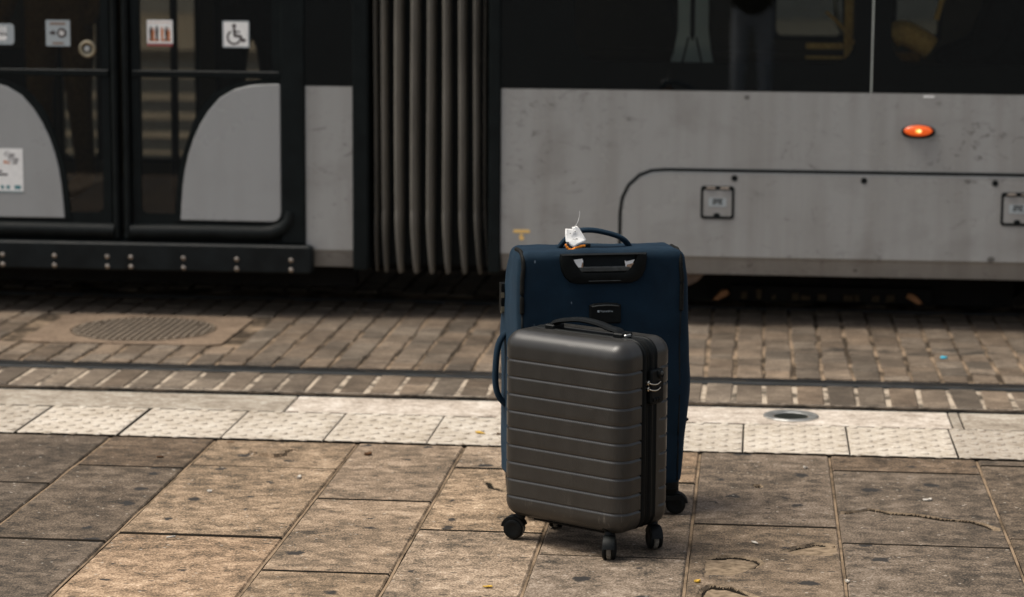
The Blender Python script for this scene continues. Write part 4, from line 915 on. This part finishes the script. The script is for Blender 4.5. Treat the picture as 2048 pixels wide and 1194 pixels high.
for (x, y, wa) in ((.206, -.118, -14), (-.188, -.105, 70), (.188, .105, 40), (-.188, .105, 100)):
    MB().prism(rrect(x - .032, x + .032, y - .028, y + .028, .012), .044, .0565, plane='XY').build('wheel_housing', 'black_plastic', bc, True, angle=30)
    caster(bc, x, y, R(wa), .0285, .070, 'black_plastic', .018)
# trolley recess
fo = [(-.120, .750), (.124, .750), (.126, .735), (.122, .704), (.113, .684), (.098, .671), (.080, .665), (-.074, .665), (-.094, .671), (-.108, .684), (-.118, .704), (-.122, .735)]
fi = [(-.088, .7445), (.095, .7445), (.094, .738), (.086, .722), (.076, .708), (.068, .700), (.058, .697), (-.050, .697), (-.060, .700), (-.068, .708), (-.078, .722), (-.087, .738)]
n = 12; bb = (-.1575, -.154, -.150, -.1385); fm = [tuple(Vector(a) * .5 + Vector(b) * .5) for a, b in zip(fo, fi)]
v = [(x, -.141, z) for x, z in fo] + [(x, -.152, z) for x, z in inset(fo[::-1], .004)[::-1]] + [(x, -.1565, z) for x, z in fm] + [(x, -.154, z) for x, z in fi] + [(x * .985, -.1428, z) for x, z in fi]; f = []
for k in range(4): f += [(k * n + i, k * n + (i + 1) % n, (k + 1) * n + (i + 1) % n, (k + 1) * n + i) for i in range(n)]
rec = MB().add(v, f).build('trolley_frame', 'black_plastic', bc, True, angle=38)
MB().prism(fi, -.1442, -.1425).build('recess_back', 'black_cloth', rec)
MB().prism([(-.066, .699), (-.072, .714), (.078, .714), (.074, .699)], -.1535, -.1445, 0, .003).build('grip_bar', 'grey_plastic', rec)
MB().tube([(-.042, -.1545, .6745), (.048, -.1545, .6745)], .0013, 6).build('frame_line', 'grey_plastic', rec)  # thin grey line along the lower part of the frame
for s, pts in ((-1, [(-.086, .734), (-.060, .737), (-.057, .730), (-.060, .706), (-.064, .704)]), (1, [(.060, .730), (.066, .727), (.088, .732), (.082, .720), (.070, .704), (.064, .706)])):
    sc_ = MB().prism(pts, -.1515, -.1500); cp = [(x * .985 + (.001 * s), z - .010) for x, z in pts[1:]] + [(pts[0][0], pts[0][1] - .012)]
    o = sc_.build('torn_paper', 'paper', rec); MB().prism([(x, z - .009) for x, z in pts[1:-1]] + [(pts[-1][0], pts[-1][1])], -.1522, -.1516).build('torn_paper', 'brown_paper', rec)
# badge
bd_ = [(-.037, .555), (.052, .555), (.052, .606), (.040, .6105), (.008, .6125), (-.025, .6105), (-.037, .606)]
badge = MB().prism(bd_, -.151, -.140, 0, .003).build('badge', 'black_plastic', bc)
MB().tube([(-.031, -.1515, .6025), (-.010, -.1525, .6052), (.008, -.1528, .6058), (.026, -.1525, .6052), (.046, -.1515, .6025)], .0021, 8).build('badge_highlight', 'grey_plastic', badge, True)  # arched highlight at the badge top, put in as a grey tube
MB().prism(rrect(-.0155, -.0095, .5860, .5925, .001, 1), -.1514, -.1510).build('badge_emblem', 'sign_silver', badge)
text('Verontino', 0.0088, 'badge_text', 'sign_silver', badge, Matrix.Translation((.0105, -.1512, .5892)) @ Matrix.Rotation(R(90), 4, 'X'))
# handles and side lock
MB().tube(spline([(-.105, -.045, B1 - .004), (-.088, -.05, B1 + .018), (-.055, -.055, .800), (-.010, -.055, .803), (.045, -.055, .791), (.075, -.055, .778), (.094, -.05, B1 + .002), (.099, -.05, B1 - .008)], 4), .0076, 10, sx=1.9, upv=(0, 0, 1)).build('top_handle', 'blue_side', bc, True)
MB().prism([(-.062, .758), (-.024, .758), (-.022, .768), (-.030, .769), (-.058, .760)], -.088, -.072, 0, .001).build('strap_end', 'black_cloth', bc)
MB().tube(spline([(-BW + .004, .05, .505), (-BW - .012, .05, .492), (-BW - .026, .05, .460), (-BW - .032, .05, .405), (-BW - .032, .05, .355), (-BW - .024, .05, .322), (-BW - .008, .05, .300), (-BW + .004, .05, .290)], 4), .0088, 10, sx=1.8, upv=(1, 0, 0)).build('side_handle', 'blue_cloth', bc, True)
lb = MB().box(-BW - .014, -BW + .004, .062, .098, .558, .640)
sl_ = lb.build('side_lock', 'black_plastic', bc)
for k in range(4): MB().box(-BW - .0155, -BW - .006, .060, .0625, .560 + .02 * k, .575 + .02 * k).build('lock_wheel', 'brass' if k % 2 == 0 else 'black_plastic', sl_)
MB().box(-BW - .0165, -BW - .012, .058, .066, .556, .562).build('lock_clip', 'brass', sl_)
MB().disc((BW + .026, -.075, .262), 0, (1, 0, -.15), 0, 12, 0, None, [(.008, -.01), (.007, .004), (.003, .011), (0, .012)]).build('zip_pull', 'black_cloth', bc, True)
MB().disc((BW + .004, -.06, .585), 0, (1, 0, 0), 0, 10, 0, None, [(.005, -.01), (.005, .006), (0, .008)]).build('zip_pull', 'chrome', bc, True)

# paper tag tied to the blue case's handle with an orange rag
def bl(px, py, b):  # case-local point of the tag from its sketch (millimetre sketch, drawn at the handle)
    return Vector((-.1188 + px * .0001067, b, .8700 - py * .0001067))
BM = Matrix.Translation((-0.457, 6.769, 0)) @ Matrix.Rotation(TB, 4, 'Z')
tg = thing('luggage_tag', 'crumpled white paper tag tied with orange rag on the blue suitcase handle', 'tag', tuple(BM @ Vector((-.10, -.08, .775))), world=True)
def W(p): return BM @ p
ol = [(240, 545), (330, 552), (425, 556), (424, 506), (490, 500), (545, 478), (620, 560), (700, 700), (770, 830), (745, 868), (560, 930), (430, 1012), (350, 970), (290, 900), (220, 860), (228, 700)]
cxp = sum(p[0] for p in ol) / len(ol); cyp = sum(p[1] for p in ol) / len(ol); v = []; f = []; rings = 5
for k in range(rings + 1):
    for i, (a, b) in enumerate(ol):
        t = k / rings; x, y = cxp + (a - cxp) * t, cyp + (b - cyp) * t; d = -.098 + .0024 * mnoise.noise((x * .006, y * .006, 1)) + .0012 * mnoise.noise((x * .025, y * .025, 4)) + .00004 * (1000 - y) - (.004 if y > 820 else 0) * t
        v.append(W(bl(x, y, d)))
nn = len(ol); f = [(k * nn + i, k * nn + (i + 1) % nn, (k + 1) * nn + (i + 1) % nn, (k + 1) * nn + i) for k in range(rings) for i in range(nn)]
pm = MB().add(v, f).build('paper', 'paper', tg, True, angle=18); sm = pm.modifiers.new('thick', 'SOLIDIFY'); sm.thickness = .0006
mk = MB()
for a, b, c_, d_ in ((345, 655, 30, 14), (430, 632, 22, 8), (470, 610, 45, 7), (415, 800, 26, 10), (410, 850, 40, 12), (455, 815, 30, 8), (500, 792, 46, 20), (340, 925, 22, 16), (352, 985, 28, 20)):
    yb = -.1012 + .00004 * (1000 - b); q = [bl(a, b, yb), bl(a + c_, b - 4, yb), bl(a + c_, b + d_, yb - .0004), bl(a, b + d_, yb - .0004)]; mk.add([W(p) for p in q], [(0, 1, 2, 3)])
mk.build('ink_marks', 'ink', tg)
MB().tube([W(p) for p in spline([bl(225, 930, -.094), bl(240, 985, -.097), bl(310, 1070, -.099), bl(400, 1075, -.10), bl(470, 1030, -.10), bl(560, 1010, -.098), bl(650, 985, -.096), bl(745, 985, -.094)], 4)], [.0022, .003, .0035, .0038, .003, .0045, .004, .0035, .005, .0045, .0042, .0038, .005, .004, .0035, .0048, .004, .0036, .0042, .004, .0032, .0045, .005, .0046, .004, .0038, .0042, .0045, .003], 7).build('orange_rag', 'orange_cloth', tg, True)
MB().tube([W(p) for p in spline([bl(470, 1020, -.101), bl(400, 1080, -.104), bl(330, 1130, -.106), bl(290, 1155, -.104)], 3)], [.003, .004, .0045, .0035, .003, .0034, .004, .0036, .003, .002], 7).build('rag_end', 'orange_cloth', tg, True)
MB().tube([W(p) for p in spline([bl(495, 495, -.079), bl(545, 400, -.085), bl(590, 260, -.085), bl(605, 180, -.086), bl(600, 85, -.086)], 5)], .0007, 6).build('thread', 'paper', tg, True)
MB().tube([W(p) for p in spline([bl(280, 880, -.096), bl(275, 930, -.099), bl(300, 960, -.098)], 3)], .0022, 6).build('eyelet_cord', 'ink', tg, True)

# ------------------------------------------------------------------ litter on the paving
def scrap(name, x, y, sx, sy, rot, mat_, label, cat, kind='flat', z=0.0025, grp=None):
    sx, sy = sx * .8, sy * .8; mb = MB(); n = 9
    if kind == 'roll': mb.tube([(-sx / 2, 0, sy), (0, 0, sy), (sx * .15, 0, sy), (sx / 2, 0, sy)], sy, 8)
    else:
        pts = []
        for i in range(n): a = 2 * math.pi * i / n; k = random.uniform(.7, 1.15); pts.append((math.cos(a) * sx / 2 * k, math.sin(a) * sy / 2 * k))
        v = [(x_, y_, .001 + random.uniform(0, .006) * (1 if kind == 'curl' else .35)) for x_, y_ in pts] + [(0, 0, .001)] + [(x_, y_, .0002) for x_, y_ in pts]
        f = [(i, (i + 1) % n, n) for i in range(n)] + [(i, n + 1 + i, n + 1 + (i + 1) % n, (i + 1) % n) for i in range(n)]; mb.add(v, f)
    o = mb.build(name, mat_, None, kind == 'roll'); o.location = (x, y, z); o.rotation_euler[2] = rot; tag(o, label, cat, grp)
scrap('fallen_leaf', -.880, 7.73, .05, .022, -.5, 'leaf_yellow', 'curled yellow leaf on the tactile paving beside the suitcases', 'leaf', 'curl')
scrap('fallen_leaf', -.815, 7.715, .028, .016, .4, 'leaf_brown', 'small dark brown leaf scrap beside the yellow leaf', 'leaf', 'curl')
scrap('paper_scrap', -1.345, 7.015, .020, .034, 0, 'dirty_paper', 'small folded white paper scrap on the brown slab', 'paper scrap', 'curl')
scrap('paper_scrap', -1.570, 6.805, .018, .026, .6, 'dirty_paper', 'white paper shred next to a dark gum stain', 'paper scrap', 'curl')
scrap('cigarette_butt', -1.551, 6.257, .032, .0038, .7, 'dirty_paper', 'flattened white cigarette butt near a slab joint', 'cigarette butt', 'roll')
scrap('cigarette_butt', -1.823, 7.232, .026, .0038, .2, 'leaf_brown', 'brown cigarette butt on the dark left slabs', 'cigarette butt', 'roll')
scrap('paper_scrap', .168, 7.345, .022, .022, 0, 'dirty_paper', 'pale paper crumb on the slab below the round ground light', 'paper scrap', 'curl')
scrap('paper_scrap', .513, 6.959, .034, .020, .3, 'dirty_paper', 'white paper sliver above the long slab crack', 'paper scrap', 'curl')
scrap('paper_scrap', .017, 6.403, .040, .014, -1.0, 'dirty_paper', 'thin white paper strip between two chipped hollows', 'paper scrap', 'flat')
scrap('paper_scrap', .250, 6.035, .014, .022, .4, 'dirty_paper', 'white paper crumb lying in the slab joint', 'paper scrap', 'curl')
scrap('bottle_cap', .732, 9.345, .034, .034, 0, 'cap_blue', 'bright blue plastic bottle cap on the setts', 'bottle cap', 'curl', .004)
scrap('fallen_leaf', -.127, 5.989, .022, .022, .3, 'leaf_yellow', 'tiny orange leaf at the foot of the joint near the chipped slab', 'leaf', 'curl')
scrap('fallen_leaf', -1.193, 7.364, .040, .030, .8, 'leaf_brown', 'curled dark leaf on the slab near the tactile tiles', 'leaf', 'curl')
scrap('fallen_leaf', -1.654, 7.484, .036, .010, .1, 'leaf_brown', 'reddish leaf stalk lying by the tile edge', 'leaf', 'flat')
scrap('fallen_leaf', -.649, 5.878, .036, .020, .1, 'leaf_yellow', 'dry tan leaf on the slab left of the castor', 'leaf', 'flat')

# ------------------------------------------------------------------ people (seen only through or in the tram's glass)
def person(name, label, loc, rz, J, mats_split, jacket=False):
    """J: joints {name: (co, radius, parent)}; one continuous skinned body, clothes split by height"""
    root = thing(name, label, 'person', loc, rz=rz)
    me = bpy.data.meshes.new('body'); bm = bmesh.new(); lay = bm.verts.layers.skin.verify(); vv = {}
    for k, (co, r_, par) in J.items():
        v_ = bm.verts.new(co); vv[k] = v_; v_[lay].radius = r_ if isinstance(r_, tuple) else (r_, r_); v_[lay].use_root = par is None
        if par: bm.edges.new((vv[par], v_))
    bm.to_mesh(me); bm.free()
    for m_ in mats_split: me.materials.append(MATS[m_])
    o = place('body', me, root); o.modifiers.new('skin', 'SKIN').use_smooth_shade = True; ssf = o.modifiers.new('sub', 'SUBSURF'); ssf.levels = ssf.render_levels = 2
    if jacket:
        me = bpy.data.meshes.new('jacket'); bm = bmesh.new(); lay = bm.verts.layers.skin.verify(); vv = {}
        for k, par in (('pelvis', None), ('waist', 'pelvis'), ('chest', 'waist'), ('sh0', 'chest'), ('el0', 'sh0'), ('wr0', 'el0'), ('sh1', 'chest'), ('el1', 'sh1'), ('wr1', 'el1')):
            co, r_, _ = J[k]; v_ = bm.verts.new(co if k != 'pelvis' else (co[0], co[1], co[2] - .08)); vv[k] = v_; r_ = r_ if isinstance(r_, tuple) else (r_, r_); v_[lay].radius = (r_[0] * 1.22, r_[1] * 1.3); v_[lay].use_root = par is None
            if par: bm.edges.new((vv[par], v_))
        bm.to_mesh(me); bm.free(); me.materials.append(MATS['jacket_dark']); jo = place('jacket', me, root); jo.modifiers.new('skin', 'SKIN').use_smooth_shade = True; q_ = jo.modifiers.new('sub', 'SUBSURF'); q_.levels = q_.render_levels = 2
    hx, hy, hz = J['head'][0]; mb = MB()
    mb.disc((hx, hy, hz - .08), 0, (0, 0, 1), 0, 18, 0, None, [(0, -.04), (.05, -.035), (.07, .02), (.077, .08), (.074, .14), (.05, .175), (0, .19)])
    for sx in (-1, 1): mb.disc((hx + sx * .076, hy, hz), 0, (sx, 0, 0), 0, 10, 0, None, [(.024, 0), (.02, .008), (0, .009)])
    mb.tube([(hx, hy - .072, hz + .02), (hx, hy - .092, hz - .015), (hx, hy - .076, hz - .022)], [.008, .014, .01], 8); mb.build('face', 'skin', root, True)
    MB().disc((hx, hy + .012, hz - .03), 0, (0, 0, 1), 0, 18, 0, None, [(.072, .0), (.086, .06), (.082, .12), (.055, .155), (0, .165)]).build('hair', 'hair_dark', root, True)
    return root
def standing(sh=.19, elbow=None, arms=((-.25, .02, 1.08), (.25, .02, 1.08)), hands=((-.24, -.1, .86), (.24, -.1, .86)), bulk=1.0):
    J = {'pelvis': ((0, 0, .95), (.165 * bulk, .12), None), 'waist': ((0, 0, 1.10), (.150 * bulk, .11), 'pelvis'), 'chest': ((0, 0, 1.32), (.175 * bulk, .12), 'waist'), 'neck': ((0, 0, 1.48), .06, 'chest'), 'head': ((0, -.01, 1.60), .07, 'neck')}
    for i, s_ in enumerate((-1, 1)):
        J.update({'sh%d' % i: ((s_ * sh, 0, 1.40), .065, 'chest'), 'el%d' % i: (arms[i], .05, 'sh%d' % i), 'wr%d' % i: (hands[i], .036, 'el%d' % i), 'ha%d' % i: ((hands[i][0], hands[i][1] - .06, hands[i][2] - .03), .034, 'wr%d' % i),
                  'hip%d' % i: ((s_ * .095, 0, .86), .095, 'pelvis'), 'kn%d' % i: ((s_ * .11, -.015, .48), .066, 'hip%d' % i), 'an%d' % i: ((s_ * .12, .02, .09), .046, 'kn%d' % i), 'to%d' % i: ((s_ * .13, -.15, .04), .04, 'an%d' % i)})
    return J
person('person', 'standing passenger in a black coat behind the door glass of the tram', (-2.30, 10.95, .345), 0.4, {k: ((c[0], c[1], c[2] * .98), r_, p) for k, (c, r_, p) in standing(arms=((-.34, -.05, 1.12), (.30, -.02, 1.10)), hands=((-.14, -.2, .98), (.12, -.22, .98)), bulk=1.25).items()}, ['jacket_dark'])
person('person', 'standing passenger in a brown coat beside the tram door', (-3.30, 11.3, .345), -0.3, standing(bulk=1.1), ['coat_brown'])
sj = {'pelvis': ((0, 0, .12), (.17, .14), None), 'waist': ((0.02, 0, .28), (.175, .15), 'pelvis'), 'chest': ((.04, 0, .50), (.20, .15), 'waist'), 'neck': ((.04, 0, .66), .06, 'chest'), 'head': ((.03, -.01, .80), .07, 'neck'),
      'sh0': ((.04, -.2, .58), .075, 'chest'), 'el0': ((-.06, -.25, .34), .06, 'sh0'), 'wr0': ((-.26, -.16, .28), .042, 'el0'), 'sh1': ((.04, .2, .58), .075, 'chest'), 'el1': ((-.06, .25, .34), .06, 'sh1'), 'wr1': ((-.26, .12, .28), .042, 'el1'),
      'hip0': ((-.08, -.1, .10), .095, 'pelvis'), 'kn0': ((-.45, -.11, .10), .07, 'hip0'), 'an0': ((-.47, -.11, -.36), .05, 'kn0'), 'hip1': ((-.08, .1, .10), .095, 'pelvis'), 'kn1': ((-.45, .11, .10), .07, 'hip1'), 'an1': ((-.47, .11, -.36), .05, 'kn1')}
person('person', 'seated passenger in a dark coat by the window behind the amber lamp', (1.02, 10.62, .80), 0, sj, ['jacket_dark'])
person('person', 'photographer in jeans and dark jacket reflected in the tram window', (-.06, -.42, 0), math.pi, standing(arms=((-.33, -.10, 1.16), (.33, -.10, 1.16)), hands=((-.10, -.22, 1.50), (.10, -.22, 1.50))), ['denim'], jacket=True)

# ------------------------------------------------------------------ far side of the street, seen through the tram
bld = thing('building', 'pale stone building across the street beyond the tram', 'building', (0, 44.2, 0), world=True)
MB().box(-40, 40, 44.0, 52, 1.05, 14).build('wall', 'facade', bld); MB().box(-40, 40, 43.9, 52, -.25, 1.049).build('plinth', 'facade_trim', bld); MB().box(-40, 40, 43.7, 52, 14.001, 14.6).build('cornice', 'facade_trim', bld)
for i in range(-9, 10):
    for zz in (1.6, 5.2, 9.2):
        wn = MB().box(i * 4 - .8, i * 4 + .8, 43.93, 43.999, zz, zz + 2.2).build('window', 'facade_trim', bld); MB().box(i * 4 - .65, i * 4 + .65, 43.91, 43.929, zz + .12, zz + 2.05).build('pane', 'window_dark', wn)
